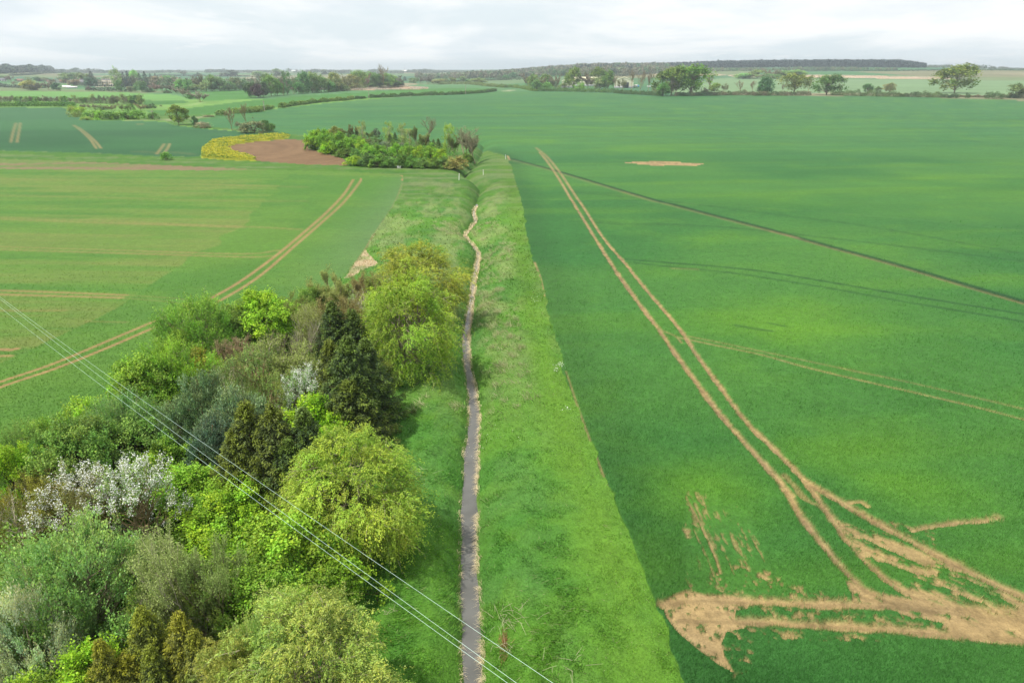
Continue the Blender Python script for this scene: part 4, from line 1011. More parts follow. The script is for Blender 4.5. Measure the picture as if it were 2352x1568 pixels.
def row(conv, lst, place, group, scale=1.0, mid=False):
    its = []
    for i, t in enumerate(lst):
        cx, cb, ct, cw, k, tint = t[:6]; look = t[6] if len(t) > 6 else WORD[k]
        bx_, by_ = conv(cx, cb); _, ty = conv(cx, ct); x0, _ = conv(cx - cw / 2, cb); x1, _ = conv(cx + cw / 2, cb)
        its.append((bx_, by_, ty, x1 - x0, k, tint, look, i))
    its.sort(key=lambda a: a[0]); cnt = {}
    tot = {}
    for it in its: tot[it[6]] = tot.get(it[6], 0) + 1
    for (bx_, by_, ty, wpx, k, tint, look, i) in its:
        x, y, z = unproj(bx_, by_); ax = axial(x, y, z)
        h = (by_ - ty) / FPX * ax * 1.06; wd = wpx / FPX * ax * 1.3; tint = tuple(np.array(tint) * (1.85 if mid else 1.75) * ((.72, .82, .85) if k in ('d', 'n', 'mbud', 'mbare') else (1, 1, 1)))
        fam = k if len(k) > 1 else KIND[k]
        kk = fam + str(i % NV[fam])
        cnt[look] = cnt.get(look, 0) + 1
        lab = look + (', ' + ORD[cnt[look]] + ' such from the left' if tot[look] > 1 else '') + ' ' + place
        nm, ct_ = CATN.get(k[0] if len(k) == 1 else {'mshrub': 's', 'mbare': 'n', 'mspruce': 'p', 'mpine': 'p'}.get(k, 'b'), ('tree', 'tree'))
        j = _rt.uniform(.92, 1.08, 3); tint = (max(tint[0], (.5 if mid else .42) * tint[1]), tint[1], tint[2])
        plant(kk, x, y, z, h, wd, tuple(np.clip(np.array(tint) * j, 0, 1)), lab, ct_, group, nm)
# ---- the copse at the bend of the ditch
row(cm, [
 (500,300,185,130,'mbroad',OLV,'olive tree'),(580,310,205,90,'mbud',BRN,'brown budding tree'),(680,310,160,100,'mbud',BRN,'brown budding tree'),(650,330,210,90,'mspruce',SPB,'brown tipped spruce'),
 (730,310,215,90,'mspruce',SPR,'dark spruce'),(790,330,150,100,'mthin',(.16,.22,.06),'slim yellow green tree'),(930,310,195,100,'mpine',(.055,.085,.06),'blue green pine'),(860,330,230,90,'mbud',BUD,'greyish budding tree'),
 (840,400,290,110,'mbud',BRN,'brown budding tree'),(1065,340,160,120,'mthin',(.17,.25,.05),'slim yellow green tree'),(1130,370,240,80,'mspruce',SPR,'dark spruce'),(1075,360,255,80,'mspruce',SPR,'dark spruce'),(950,390,300,110,'mbud',SPB,'brown budding tree'),
 (1210,370,178,130,'mthin',(.17,.25,.06),'slim yellow green tree'),(1280,380,230,90,'mthin',(.19,.26,.08),'slim yellow green tree'),(1350,380,180,110,'mbud',BUD,'greyish budding tree'),(1440,370,90,190,'mbare',PINKB,'tallest bare topped tree'),(1430,400,245,150,'mbud',(.22,.24,.08),'greyish budding tree'),
 (1400,410,280,130,'mspruce',SPB,'brown tipped spruce'),(1470,410,285,100,'mspruce',(.06,.06,.02),'brown tipped spruce'),(1580,420,305,90,'mspruce',SPR,'dark spruce'),(1530,410,310,80,'mspruce',SPR,'dark spruce'),
 (1020,410,330,150,'mpine',(.10,.13,.09),'grey green pine'),(1150,420,340,130,'mbud',(.16,.17,.1),'greyish budding tree'),(1690,480,205,140,'mthin',(.17,.27,.035),'slim bright willow'),(1760,500,280,140,'mbud',OLV,'olive budding tree'),
 (1850,520,195,230,'mbare',(.3,.27,.16),'bare grey tree'),(1970,545,200,290,'mbare',(.25,.24,.13),'gnarled bare tree with split pale trunk'),(1900,520,250,200,'mbud',(.15,.14,.08),'olive budding tree'),
 (290,420,230,170,'mbroad',YG,'bright green bush'),(400,430,225,150,'mbroad',BG,'bright green bush'),(260,420,300,110,'mshrub',MG,'dark green bush'),(420,460,330,140,'mshrub',YG,'bright green bush'),(570,470,255,170,'mbroad',BG,'bright green bush'),
 (690,480,300,120,'mbroad',BG,'bright green bush'),(600,490,400,170,'mshrub',MG,'dark green bush'),(500,455,370,120,'mshrub',MG,'dark green bush'),
 (785,490,315,120,'mbroad',(.16,.27,.025),'yellow green bush'),(720,540,400,100,'mshrub',(.12,.21,.05),'pale green bush'),(705,580,465,150,'mshrub',YG,'yellow green bush'),(860,540,385,140,'mbroad',(.14,.26,.03),'yellow green bush'),
 (990,540,385,150,'mbroad',BG,'bright green bush'),(850,590,440,150,'mshrub',(.07,.14,.035),'dark green bush'),(960,600,470,150,'mshrub',MG,'dark green bush'),(1150,540,365,150,'mbroad',BG,'bright green bush'),(1070,600,480,140,'mshrub',(.09,.19,.03),'dark green bush'),
 (1270,560,385,140,'mbroad',BG,'bright green bush'),(1190,600,460,130,'mshrub',MG,'dark green bush'),(1390,560,395,150,'mbroad',YG,'yellow green bush'),(1300,605,480,120,'mshrub',(.08,.17,.03),'dark green bush'),(1400,608,500,130,'mshrub',(.12,.22,.05),'bush dotted with white blossom'),
 (1460,600,500,90,'mshrub',(.18,.28,.03),'yellow green bush'),(1500,570,385,150,'mbroad',BG,'bright green bush'),(1600,590,425,140,'mbroad',YG,'bright green bush'),(1560,610,490,130,'mshrub',MG,'dark green bush'),(1640,615,490,120,'mshrub',(.09,.16,.04),'dark green bush'),
 (1750,615,485,200,'mshrub',(.20,.22,.075),'rounded tan green bush'),(1880,560,440,110,'mshrub',MG,'low green bush under the bare trees'),
], 'in the copse at the ditch bend', 'trees and bushes of the copse at the ditch bend', mid=True)
# ---- left plantation: row of thin trees behind a clipped hedge, and the bright thicket at its end
rg = np.random.default_rng(31)
plan = []
for i in range(34):
    cx = -30 + i * 40 + rg.uniform(-8, 8); k = rg.choice(['d', 'd', 'b', 'd', 't', 'p'], p=[.3, .2, .2, .1, .12, .08])
    tint = {'d': (.20, .17, .10), 'b': (.10, .19, .04), 't': (.15, .20, .06), 'p': (.045, .08, .03)}[k]
    plan.append((cx, 492 + max(0, cx - 900) * .03, rg.uniform(418, 442), rg.uniform(46, 66), str(k), tint, {'d': 'grey brown budding tree', 'b': 'green leafy tree', 't': 'slim pale green tree', 'p': 'small dark conifer'}[str(k)]))
row(c1, plan, 'in the plantation behind the left hedge', 'plantation trees behind the left hedge')
thick = [(760,540,500,90,'d',(.20,.17,.10),'brown twiggy bush'),(860,545,500,90,'d',(.2,.18,.1),'brown twiggy bush'),(940,550,500,80,'s',(.09,.13,.06),'grey green bush'),(1040,560,505,90,'d',(.22,.17,.07),'brown twiggy bush'),(1130,560,500,90,'d',(.17,.2,.07),'brown twiggy bush'),(1200,550,490,70,'s',MG,'dark green bush'),(1290,560,495,80,'d',(.3,.22,.13),'pinkish bare bush'),(1250,500,430,110,'b',DG,'dark green tree'),(1060,520,425,90,'d',(.2,.17,.1),'brown twiggy bush'),
 (700,560,505,90,'s',(.17,.28,.03),'lime green bush'),(670,600,520,60,'s',(.15,.22,.05),'lime green bush'),(740,600,520,100,'s',(.17,.28,.03),'lime green bush'),(700,615,560,90,'s',(.13,.2,.05),'lime green bush'),(800,645,615,80,'s',(.2,.28,.05),'lime green bush'),
 (850,630,545,120,'s',(.12,.23,.04),'bright green bush'),(940,640,550,110,'s',(.14,.26,.03),'lime green bush'),(1020,640,560,100,'s',(.09,.19,.04),'bright green bush'),(1100,640,555,110,'s',(.12,.24,.03),'lime green bush'),(1180,640,550,110,'s',(.09,.2,.035),'bright green bush'),(1270,638,550,110,'s',(.1,.21,.03),'bright green bush')]
row(c1, thick, 'in the thicket at the left farm track', 'bushes of the thicket at the left farm track')
row(c1, [(1645,690,525,140,'o',(.13,.17,.025),'round olive tree on a bare trunk'),(1792,705,622,50,'b',(.05,.11,.03),'small upright dark green tree'),(1407,640,562,75,'s',(.08,.16,.035),'green bush beside a leaning pole'),(1395,536,490,60,'s',(.06,.12,.04),'dark round bush'),
 (1350,540,505,50,'s',(.08,.13,.05),'small dark bush'),(1870,716,655,110,'s',(.19,.19,.11),'dry grey bush'),(2145,742,535,120,'n',(.28,.22,.15),'bare tree with reddish twigs'),(2285,740,500,80,'n',(.24,.22,.13),'thin tall budding tree'),(2330,762,640,180,'s',(.13,.15,.07),'rounded grey green bush'),
 (2200,700,660,60,'s',(.14,.16,.09),'grey scrub bush'),(1910,614,602,90,'s',(.16,.16,.09),'dry grey bush'),(1848,478,388,140,'d',(.33,.27,.19),'pale spreading bare tree'),(1760,450,395,60,'s',MG,'dark green shrub'),(1528,1012,935,75,'s',(.08,.2,.03),'small bright green bush on the grass strip'),
 (2440,745,650,70,'b',(.06,.13,.03),'dark green tree'),(2490,755,680,60,'b',(.07,.15,.03),'dark green tree'),(1480,520,505,20,'s',(.16,.18,.08),'tiny pale bush')], 'near the left stream', 'scattered trees along the left stream')
# ---- wood beyond the hedge, upper middle left
row(c2, [(20,430,305,100,'b',(.05,.09,.04),'dark green tree'),(80,432,325,90,'b',(.07,.045,.045),'copper purple tree'),(120,425,300,90,'b',(.05,.09,.045),'dark green tree'),(190,415,243,140,'o',(.11,.2,.05),'fresh green tree'),(250,410,290,80,'b',MG,'mid green tree'),(300,407,250,70,'d',(.18,.15,.1),'grey budding tree with bare trunk'),
 (340,403,235,90,'t',(.05,.13,.04),'dark green tree'),(395,395,250,100,'d',(.17,.19,.09),'grey budding tree'),(480,390,222,130,'o',(.06,.17,.05),'fresh green tree'),(440,395,300,90,'b',(.08,.19,.05),'mid green tree'),(580,385,222,120,'o',(.13,.18,.06),'olive green tree'),(560,385,300,110,'s',(.06,.16,.04),'mid green tree'),
 (640,380,255,130,'b',(.12,.19,.06),'olive green tree'),(705,376,285,100,'b',(.08,.18,.05),'mid green tree'),(770,372,225,120,'o',(.17,.2,.07),'olive green tree'),(745,372,320,90,'s',MG,'mid green tree'),(840,365,235,130,'d',(.22,.21,.1),'grey budding tree'),(830,366,310,110,'s',(.11,.18,.05),'mid green tree'),
 (915,360,238,140,'o',(.18,.19,.08),'olive green tree'),(985,352,203,120,'o',(.12,.2,.05),'fresh green tree'),(950,356,300,110,'s',(.14,.19,.07),'mid green tree'),(1050,350,225,90,'d',(.23,.15,.11),'pinkish brown tree'),(1105,345,215,120,'o',(.1,.19,.05),'fresh green tree'),(1080,346,290,90,'s',(.06,.15,.04),'mid green tree'),(1195,345,145,125,'n',(.35,.28,.2),'tall bare pinkish tree standing above the crowns'),
 (1160,344,240,110,'b',(.06,.13,.05),'dark green tree'),(1240,340,228,120,'o',(.12,.22,.05),'fresh green tree'),(1325,335,240,110,'d',(.16,.15,.1),'grey budding tree'),(1290,338,280,100,'b',(.06,.13,.045),'dark green tree'),(1345,333,270,60,'b',(.05,.08,.05),'dark green tree'),(790,370,300,120,'b',(.14,.18,.07),'olive green tree')], 'in the wood above the middle hedge', 'trees of the wood above the middle hedge')
# ---- trees along the far edge of the big field
row(c3, [(245,335,225,110,'d',(.2,.15,.1),'brown budding tree'),(295,345,235,90,'b',(.12,.18,.06),'green leafy tree'),(320,362,270,75,'b',(.08,.19,.05),'green leafy tree'),(360,350,240,80,'d',(.19,.17,.09),'brown budding tree'),(410,362,285,85,'s',(.09,.21,.04),'green leafy tree'),(400,345,225,90,'b',(.11,.18,.05),'green leafy tree'),(490,348,228,110,'d',(.21,.16,.1),'brown budding tree'),
 (560,345,295,70,'s',(.13,.2,.05),'low green bush'),(640,345,180,135,'o',(.11,.16,.025),'olive green oak'),(692,350,282,80,'s',(.13,.27,.03),'brightest lime green bush'),(745,300,205,36,'b',(.1,.13,.07),'slim dark tree'),(780,345,225,120,'d',(.23,.18,.11),'brown budding tree'),(860,340,175,130,'o',(.11,.16,.03),'olive green oak'),(875,350,258,120,'b',(.13,.19,.06),'green leafy tree'),
 (945,352,205,110,'o',(.08,.16,.03),'olive green oak'),(1020,360,240,50,'n',(.3,.24,.18),'bare tree'),(1070,355,250,80,'d',(.2,.2,.09),'brown budding tree'),(1148,362,182,80,'n',(.3,.24,.18),'bare tree'),(1235,372,200,110,'n',(.28,.22,.17),'bare tree'),(1305,372,210,100,'n',(.28,.22,.17),'bare tree')],
 'in the tree belt before the cream sheds', 'trees screening the cream farm sheds')
row(c3, [(1500,402,180,230,'o',(.09,.15,.022),'huge spreading oak, left of the pair'),(1430,408,310,100,'b',(.06,.15,.03),'dark green shrub under the oaks'),(1520,405,262,100,'d',(.22,.19,.14),'grey twiggy tree'),(1370,385,290,70,'s',(.12,.15,.06),'olive bush'),(1672,402,165,250,'o',(.075,.16,.020),'huge dark green oak, right of the pair'),(1850,375,240,100,'n',(.3,.25,.18),'bare tree'),
 (1882,375,298,75,'b',(.13,.19,.03),'small yellow green tree'),(1975,375,292,60,'d',(.24,.22,.11),'small brown tree'),(2112,392,272,80,'n',(.3,.27,.2),'bare tree'),(2215,385,278,70,'n',(.28,.24,.18),'bare tree'),(1790,400,330,70,'d',(.26,.23,.15),'small brown tree'),(2320,398,258,100,'b',(.05,.12,.05),'dark upright tree')],
 'on the far field edge', 'hedgerow trees on the far field edge')
row(c4, [(130,370,252,115,'t',(.06,.13,.05),'dark tree with pale blossom candles'),(375,370,222,185,'o',(.115,.17,.03),'olive gold tree'),(490,365,250,100,'n',(.3,.26,.2),'bare tree'),(655,388,233,230,'o',(.06,.13,.025),'dark green oak'),(770,380,290,60,'n',(.28,.26,.2),'bare tree'),(280,370,300,60,'n',(.3,.28,.2),'bare sapling'),
 (1005,372,298,75,'b',(.05,.13,.035),'small dark green tree'),(1092,368,322,48,'b',(.12,.18,.06),'tiny rounded tree'),(1195,368,295,85,'o',(.16,.18,.07),'small open brown green tree'),(1752,372,153,262,'o',(.115,.155,.025),'largest lone oak, right side of the photo'),(2272,415,308,120,'b',(.09,.13,.045),'wind leaning bushy tree')],
 'along the right field hedge', 'hedgerow trees along the right field hedge')
row(c4, [(-60,248,205,110,'b',(.13,.24,.06),'pale green tree'),(60,246,183,120,'b',(.16,.23,.07),'pale green tree'),(-10,247,200,90,'s',(.18,.19,.1),'brown green tree'),(165,245,173,130,'d',(.24,.17,.1),'pinkish brown tree'),(165,247,205,100,'s',(.12,.22,.06),'pale green tree'),(240,247,205,80,'s',(.15,.25,.07),'pale green tree'),(300,246,185,90,'b',(.13,.24,.06),'pale green tree'),(392,243,182,110,'b',(.16,.27,.07),'pale green tree'),(255,246,180,60,'d',(.2,.15,.1),'pinkish brown tree'),(430,243,200,60,'s',(.2,.22,.08),'brown green tree')],
 'in the thicket above the pale strip', 'trees of the thicket above the pale strip')
# ---- the village and its park
row(c1, [(35,270,238,60,'b',(.15,.25,.09),'pale green tree'),(95,292,235,75,'d',(.2,.14,.09),'brown tree'),(160,290,270,60,'d',(.2,.16,.11),'brown tree'),(200,292,265,60,'d',(.22,.18,.12),'brown tree'),(260,285,255,60,'b',(.15,.2,.09),'pale green tree'),(340,290,250,50,'b',(.06,.16,.06),'dark green tree'),(385,290,255,70,'b',(.13,.19,.08),'pale green tree'),(440,300,265,70,'d',(.22,.18,.12),'brown tree'),(480,305,270,70,'d',(.2,.17,.1),'brown tree'),
 (145,348,290,80,'n',(.3,.24,.2),'bare pinkish tree'),(290,372,292,130,'b',(.18,.22,.06),'olive green willow'),(345,373,305,90,'d',(.22,.18,.13),'brown tree'),(460,370,285,90,'d',(.22,.18,.12),'brown tree'),(525,376,315,75,'b',(.04,.1,.045),'dark green tree'),(390,352,336,60,'s',(.04,.08,.04),'low dark bush'),(570,285,250,50,'b',(.16,.18,.08),'pale green tree'),
 (610,305,228,100,'b',(.14,.19,.07),'olive tree'),(655,300,232,80,'b',(.12,.18,.06),'olive tree'),(700,305,218,100,'b',(.08,.14,.06),'dark green tree'),(745,310,225,90,'b',(.12,.15,.07),'olive tree'),(790,320,228,90,'b',(.1,.15,.06),'olive tree'),(690,335,278,80,'b',(.18,.16,.1),'brown tree'),(855,330,205,80,'p',(.045,.06,.05),'dark cedar'),(835,335,260,90,'b',(.05,.11,.05),'dark green tree'),(885,332,285,70,'b',(.04,.09,.045),'dark green tree'),(820,375,330,50,'d',(.2,.16,.12),'brown tree'),
 (1000,280,240,90,'b',(.2,.28,.14),'pale green tree'),(1085,345,205,100,'t',(.17,.25,.1),'tall pale green tree'),(1105,385,298,62,'b',(.08,.17,.06),'mid green park tree'),(1150,345,213,56,'p',(.035,.05,.045),'tall dark conifer'),(1190,345,208,66,'p',(.03,.05,.045),'tall dark conifer'),(1245,300,205,80,'b',(.15,.28,.05),'bright green tree'),(1240,338,240,90,'d',(.19,.18,.11),'brown tree'),(1295,335,222,64,'p',(.05,.07,.05),'tall dark conifer'),(1347,345,210,66,'p',(.035,.055,.05),'tall dark conifer'),
 (1305,388,295,95,'b',(.09,.19,.07),'mid green park tree'),(1205,387,340,60,'b',(.14,.18,.09),'mid green park tree'),(1395,325,225,56,'p',(.04,.07,.05),'tall dark conifer'),(1440,320,224,50,'p',(.04,.06,.05),'tall dark conifer'),(1358,390,355,70,'s',(.05,.1,.05),'low dark bush'),(1420,388,310,100,'d',(.3,.21,.16),'pinkish bare tree'),(1470,345,248,110,'b',(.19,.18,.1),'brown tree'),(1550,345,245,120,'b',(.1,.2,.07),'mid green park tree'),
 (1500,380,310,100,'d',(.18,.2,.12),'brown tree'),(1580,385,330,90,'d',(.18,.14,.09),'brown tree'),(1540,398,365,60,'s',(.06,.11,.05),'low dark bush'),(1620,350,245,100,'d',(.2,.15,.11),'brown tree'),(1700,385,280,130,'b',(.1,.24,.06),'bright green tree'),(1640,405,345,90,'d',(.27,.2,.15),'pinkish bare tree'),(1700,430,350,90,'d',(.27,.2,.15),'pinkish bare tree'),(1735,440,375,50,'d',(.22,.18,.12),'brown tree'),(1780,385,325,80,'b',(.14,.2,.08),'mid green park tree'),(1790,330,238,110,'d',(.2,.17,.11),'brown tree'),
 (1845,380,240,130,'d',(.2,.17,.1),'brown tree'),(1900,382,290,90,'b',(.14,.22,.08),'mid green park tree'),(1950,380,255,120,'b',(.13,.19,.07),'olive tree'),(2020,380,262,110,'b',(.1,.19,.07),'mid green park tree'),(2110,375,300,90,'b',(.1,.2,.08),'mid green park tree'),(2060,378,310,90,'b',(.13,.19,.09),'olive tree'),(2170,372,262,100,'b',(.13,.17,.1),'olive tree'),(2230,368,285,90,'b',(.13,.2,.09),'mid green park tree'),(2290,365,262,90,'d',(.2,.18,.11),'brown tree'),(2340,372,290,80,'b',(.07,.14,.06),'dark green tree'),(2380,365,270,90,'d',(.18,.17,.1),'brown tree')],
 'in the village park far left', 'trees of the far left village park')
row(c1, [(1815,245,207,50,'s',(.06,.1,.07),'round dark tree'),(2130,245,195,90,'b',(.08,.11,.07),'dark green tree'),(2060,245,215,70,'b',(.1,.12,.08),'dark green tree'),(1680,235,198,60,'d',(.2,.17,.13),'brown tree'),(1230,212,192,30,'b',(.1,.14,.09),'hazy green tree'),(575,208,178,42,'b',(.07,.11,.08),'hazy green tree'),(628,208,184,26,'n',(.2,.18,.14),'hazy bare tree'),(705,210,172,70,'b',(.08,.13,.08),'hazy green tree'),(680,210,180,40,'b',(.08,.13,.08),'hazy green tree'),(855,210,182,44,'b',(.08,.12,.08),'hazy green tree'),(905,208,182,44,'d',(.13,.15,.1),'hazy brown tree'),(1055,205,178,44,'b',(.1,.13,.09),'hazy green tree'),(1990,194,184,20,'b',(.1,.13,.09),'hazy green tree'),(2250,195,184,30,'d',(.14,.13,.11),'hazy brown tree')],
 'near the left skyline', 'distant trees near the left skyline')
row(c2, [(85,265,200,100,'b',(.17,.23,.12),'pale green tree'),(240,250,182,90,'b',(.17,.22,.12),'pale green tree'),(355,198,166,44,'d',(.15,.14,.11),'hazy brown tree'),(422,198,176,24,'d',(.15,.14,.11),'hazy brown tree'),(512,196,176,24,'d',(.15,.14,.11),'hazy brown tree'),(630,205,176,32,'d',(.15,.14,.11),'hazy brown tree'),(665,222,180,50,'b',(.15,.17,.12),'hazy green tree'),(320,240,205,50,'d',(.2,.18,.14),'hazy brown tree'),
 (1390,278,242,40,'p',(.05,.07,.06),'small dark conifer'),(1470,300,255,70,'b',(.13,.18,.08),'pale green tree'),(1530,300,245,80,'d',(.2,.17,.12),'brown tree'),(1600,305,245,90,'d',(.19,.17,.12),'brown tree'),(1690,305,265,90,'b',(.2,.24,.09),'yellow green bush'),(1810,300,255,60,'b',(.14,.17,.07),'olive tree'),(1910,285,240,50,'b',(.13,.2,.09),'pale green tree'),(1962,298,265,40,'b',(.1,.19,.07),'small green tree'),(2060,300,260,110,'b',(.17,.22,.08),'yellow green bush'),(2300,268,230,50,'b',(.07,.18,.07),'fresh green tree'),(1740,290,262,60,'b',(.13,.17,.07),'olive tree')],
 'in the middle distance fields', 'scattered trees in the middle distance fields')
row(c3, [(50,262,226,40,'b',(.06,.17,.07),'fresh green tree'),(120,250,205,60,'b',(.08,.17,.09),'hazy green tree'),(170,240,200,50,'b',(.08,.17,.09),'hazy green tree')], 'before the wooded hill', 'trees before the wooded hill')
# ---- hedges
def hedge(px_line, h, wd, cols, label, size=.7, per=80, group='clipped field hedges', name='hedge', seed=0, gap=0., kind=None, cat='hedge', lumpy=.6):
    rng = np.random.default_rng(seed + 900); pl = resamp(P2(px_line), 8)
    seg = np.hypot(*np.diff(pl, axis=0).T); cum = np.concatenate([[0], np.cumsum(seg)]); Lh = cum[-1]
    n = int(Lh * per); s = rng.uniform(0, Lh, n)
    if gap > 0:
        k = fbm(s / 9, s * 0, seed, 2) > gap; s = s[k]; n = len(s)
    X = np.interp(s, cum, pl[:, 0]); Y = np.interp(s, cum, pl[:, 1])
    dX = np.interp(s, cum, np.gradient(pl[:, 0], cum)); dY = np.interp(s, cum, np.gradient(pl[:, 1], cum)); T = unit(np.stack([dX, dY, dX * 0], -1)); Nn = np.stack([-T[:, 1], T[:, 0], T[:, 2]], -1)
    a = rng.uniform(0, math.pi, n); lum = 1 + lumpy * (fbm(s / 3.5, s * 0 + seed, 7, 3) - .5) * 2; rr_ = rng.uniform(.62, 1.04, n)
    off = np.cos(a) * wd * .5 * lum * rr_; zz = np.abs(np.sin(a)) ** .6 * h * lum * rr_
    bg_ = rng.uniform(0, 1, n) < .25; zz[bg_] *= rng.uniform(.2, 1, bg_.sum())
    P = np.stack([X + Nn[:, 0] * off, Y + Nn[:, 1] * off, zz], -1); P[:, 2] += hz_far(P[:, 0], P[:, 1])
    t = vnoise(s / 6, s * 0 + 3, seed + 5)[:, None]; C = 1.35 * np.array(cols[0]) * (1 - t) + 1.35 * np.array(cols[1]) * t; C = C * rng.uniform(.75, 1.25, (n, 1))
    O = unit(np.stack([Nn[:, 0] * np.cos(a), Nn[:, 1] * np.cos(a), np.sin(a) + .4], -1) + rdir(rng, n) * .8)
    V, F, CC = leaves(rng, P, rdir(rng, n), O, size * rng.uniform(.7, 1.3, n), size * .75, C)
    o = link(name, new_mesh(name, V, F, CC, [M_LEAF])); tag(o, label, cat, group, kind); return o
HG = (.10, .19, .04); HY = (.18, .25, .05); HD = (.065, .125, .035); HB = (.18, .16, .09)
hedge([c2(0,555), c2(60,545), c2(130,540), c2(205,530)], 2.4, 3, (HG, HY), 'short hedge piece at the lower left end of the middle hedge line', seed=1)
hedge([c2(275,522), c2(400,500), c2(500,490), c2(570,478), c2(660,470), c2(740,462), c2(850,455), c2(925,443)], 2.6, 3, (HG, HY), 'long gappy hedge piece climbing right below the wood', seed=2)
hedge([c2(945,442), c2(1040,437)], 2.2, 3, (HG, HD), 'shortest piece of the middle hedge, beside the wooden pole', seed=3)
hedge([c2(1065,432), c2(1250,425), c2(1400,417), c2(1600,410), c2(1800,404), c2(1950,396), c2(2100,385), c2(2205,370)], 3.0, 4, (HG, HD), 'longest green hedge piece running up to the sandy track end', seed=4)
hedge([c1(1985,602), c1(2040,602), c1(2092,600)], 3.2, 4, (HG, HY), 'short thick hedge block above the farm track', seed=5)
hedge([c1(2105,588), c1(2200,584), c1(2352,572), (600,256)], 2.8, 4, (HG, HY), 'yellow green hedge leading right from the bare reddish tree', seed=6)
hedge([c1(-100,522), c1(0,522), c1(300,520), c1(550,521), c1(700,522)], 3.2, 3, ((.07,.19,.03), (.12,.24,.03)), 'clipped green hedge in front of the left plantation', seed=7, lumpy=.15)
hedge([c3(-20,330), c3(60,332), c3(160,336), c3(240,350), c3(290,362), c3(330,364)], 3.5, 4, (HG, HY), 'trimmed hedge at the far corner by the sandy track', seed=8)
hedge([c3(330,365), c3(430,364), c3(560,366), c3(700,370), c3(830,373), c3(1000,378)], 3.6, 4, ((.075,.16,.04), (.12,.21,.05)), 'green hedge below the cream farm sheds', seed=9)
hedge([c3(1000,380), c3(1150,390), c3(1300,397), c3(1420,405)], 3.4, 4, (HD, (.08,.15,.04)), 'darker hedge left of the huge oak pair', seed=10)
hedge([c3(1530,405), c3(1700,405), c3(1900,402), c3(2100,400), c3(2352,400)], 3.6, 4, (HD, HB), 'dark and brown hedge right of the huge oak pair', seed=11)
hedge([c4(20,396), c4(200,395), c4(400,394), c4(520,393)], 3.8, 4, (HD, HB), 'brown flecked hedge under the olive gold tree', seed=12)
hedge([c4(690,393), c4(820,396), c4(1000,400), c4(1250,404), c4(1500,408), c4(1650,413), c4(1790,414)], 4.6, 5, ((.05,.10,.03), (.11,.16,.04)), 'tall long hedge running to the largest lone oak', seed=13)
hedge([c4(1845,415), c4(1885,416)], 4.2, 4, (HD, HD), 'isolated dark hedge stub right of the largest lone oak', seed=14)
hedge([c4(2010,420), c4(2090,422), c4(2175,424)], 4.8, 5, (HD, (.07,.11,.03)), 'dark clump of hedge near the right photo edge', seed=15)
hedge([c4(2160,412), c4(2260,415), c4(2400,420), c4(2600,430)], 3., 4, (HD, HB), 'hedge under the wind leaning tree at the right edge', seed=16)
hedge([c4(1800,405), c4(1950,408), c4(2100,408)], 2., 3, (HB, (.1,.1,.04)), 'low brown hedge behind the isolated dark stub', seed=17)
hedge([c4(400,182), c4(800,183), c4(1300,182), c4(1700,178), c4(2100,178), c4(2500,180)], 3.5, 5, ((.05,.085,.05), (.07,.10,.06)), 'long dark hedge along the right hilltop skyline', size=1.6, per=10, seed=18, group='distant field hedges')
hedge([c3(560,238), c3(900,236), c3(1150,228), c3(1350,212), c3(1600,208)], 4, 5, ((.05,.08,.05), (.08,.09,.06)), 'dark hedge at the foot of the wooded hill behind the sheds', size=1.5, per=10, seed=19, group='distant field hedges')
hedge([c3(-40,265), c3(60,266), c3(200,262), c3(260,258)], 4, 5, ((.06,.10,.05), (.09,.12,.06)), 'dark hedge left of the farm tree belt', size=1.3, per=14, seed=20, group='distant field hedges')
hedge([c2(1700,312), c2(1800,308), c2(2000,312), c2(2150,330), c2(2300,340)], 4, 6, ((.13,.18,.06), (.17,.22,.07)), 'wide yellow green hedge curving down to the track end', size=1.0, per=30, seed=21, group='distant field hedges')
hedge([c2(1620,292), c2(1800,290), c2(2000,280), c2(2200,275), c2(2352,268)], 3, 5, ((.06,.09,.05), (.09,.11,.06)), 'thin dark hedge below the right middle wood', size=1.3, per=12, seed=22, group='distant field hedges')
for i, (ln, lab) in enumerate([([c1(520,214), c1(800,213), c1(1100,214), c1(1400,216)], 'dark skyline hedge above the manor park'), ([c1(1500,205), c1(1750,206), c1(2000,203), c1(2352,200)], 'thin skyline hedge above the park trees'),
   ([c2(0,192), c2(300,194), c2(620,198)], 'thin hedge along the pale tan fields'), ([c2(640,222), c2(800,216), c2(1100,212), c2(1380,214)], 'dark hedge behind the tall bare pinkish tree'), ([c2(1300,203), c2(1500,207), c2(1700,211)], 'dark hedge below the white farmhouse'),
   ([c1(1450,236), c1(1700,242), c1(1900,246), c1(2300,244)], 'dark hedge far behind the park trees'), ([c1(1950,188), c1(2352,190)], 'faint hedge on the skyline left of centre'), ([c1(-100,330), c1(60,345), c1(200,352), c1(330,372)], 'rough scrubby hedge below the village'), ([c1(800,372), c1(1000,380), c1(1200,384)], 'low hedge below the manor lawn'),
   ([c1(700,322), c1(800,330), c1(905,338)], 'clipped dark hedge beside the manor'), ([c1(100,240), c1(300,228), c1(520,214)], 'dark hedge under the left wooded hill')]):
    hedge(ln, 4., 6, ((.06,.09,.06), (.10,.12,.08)), lab, size=1.9, per=7, seed=40 + i, group='distant field hedges')
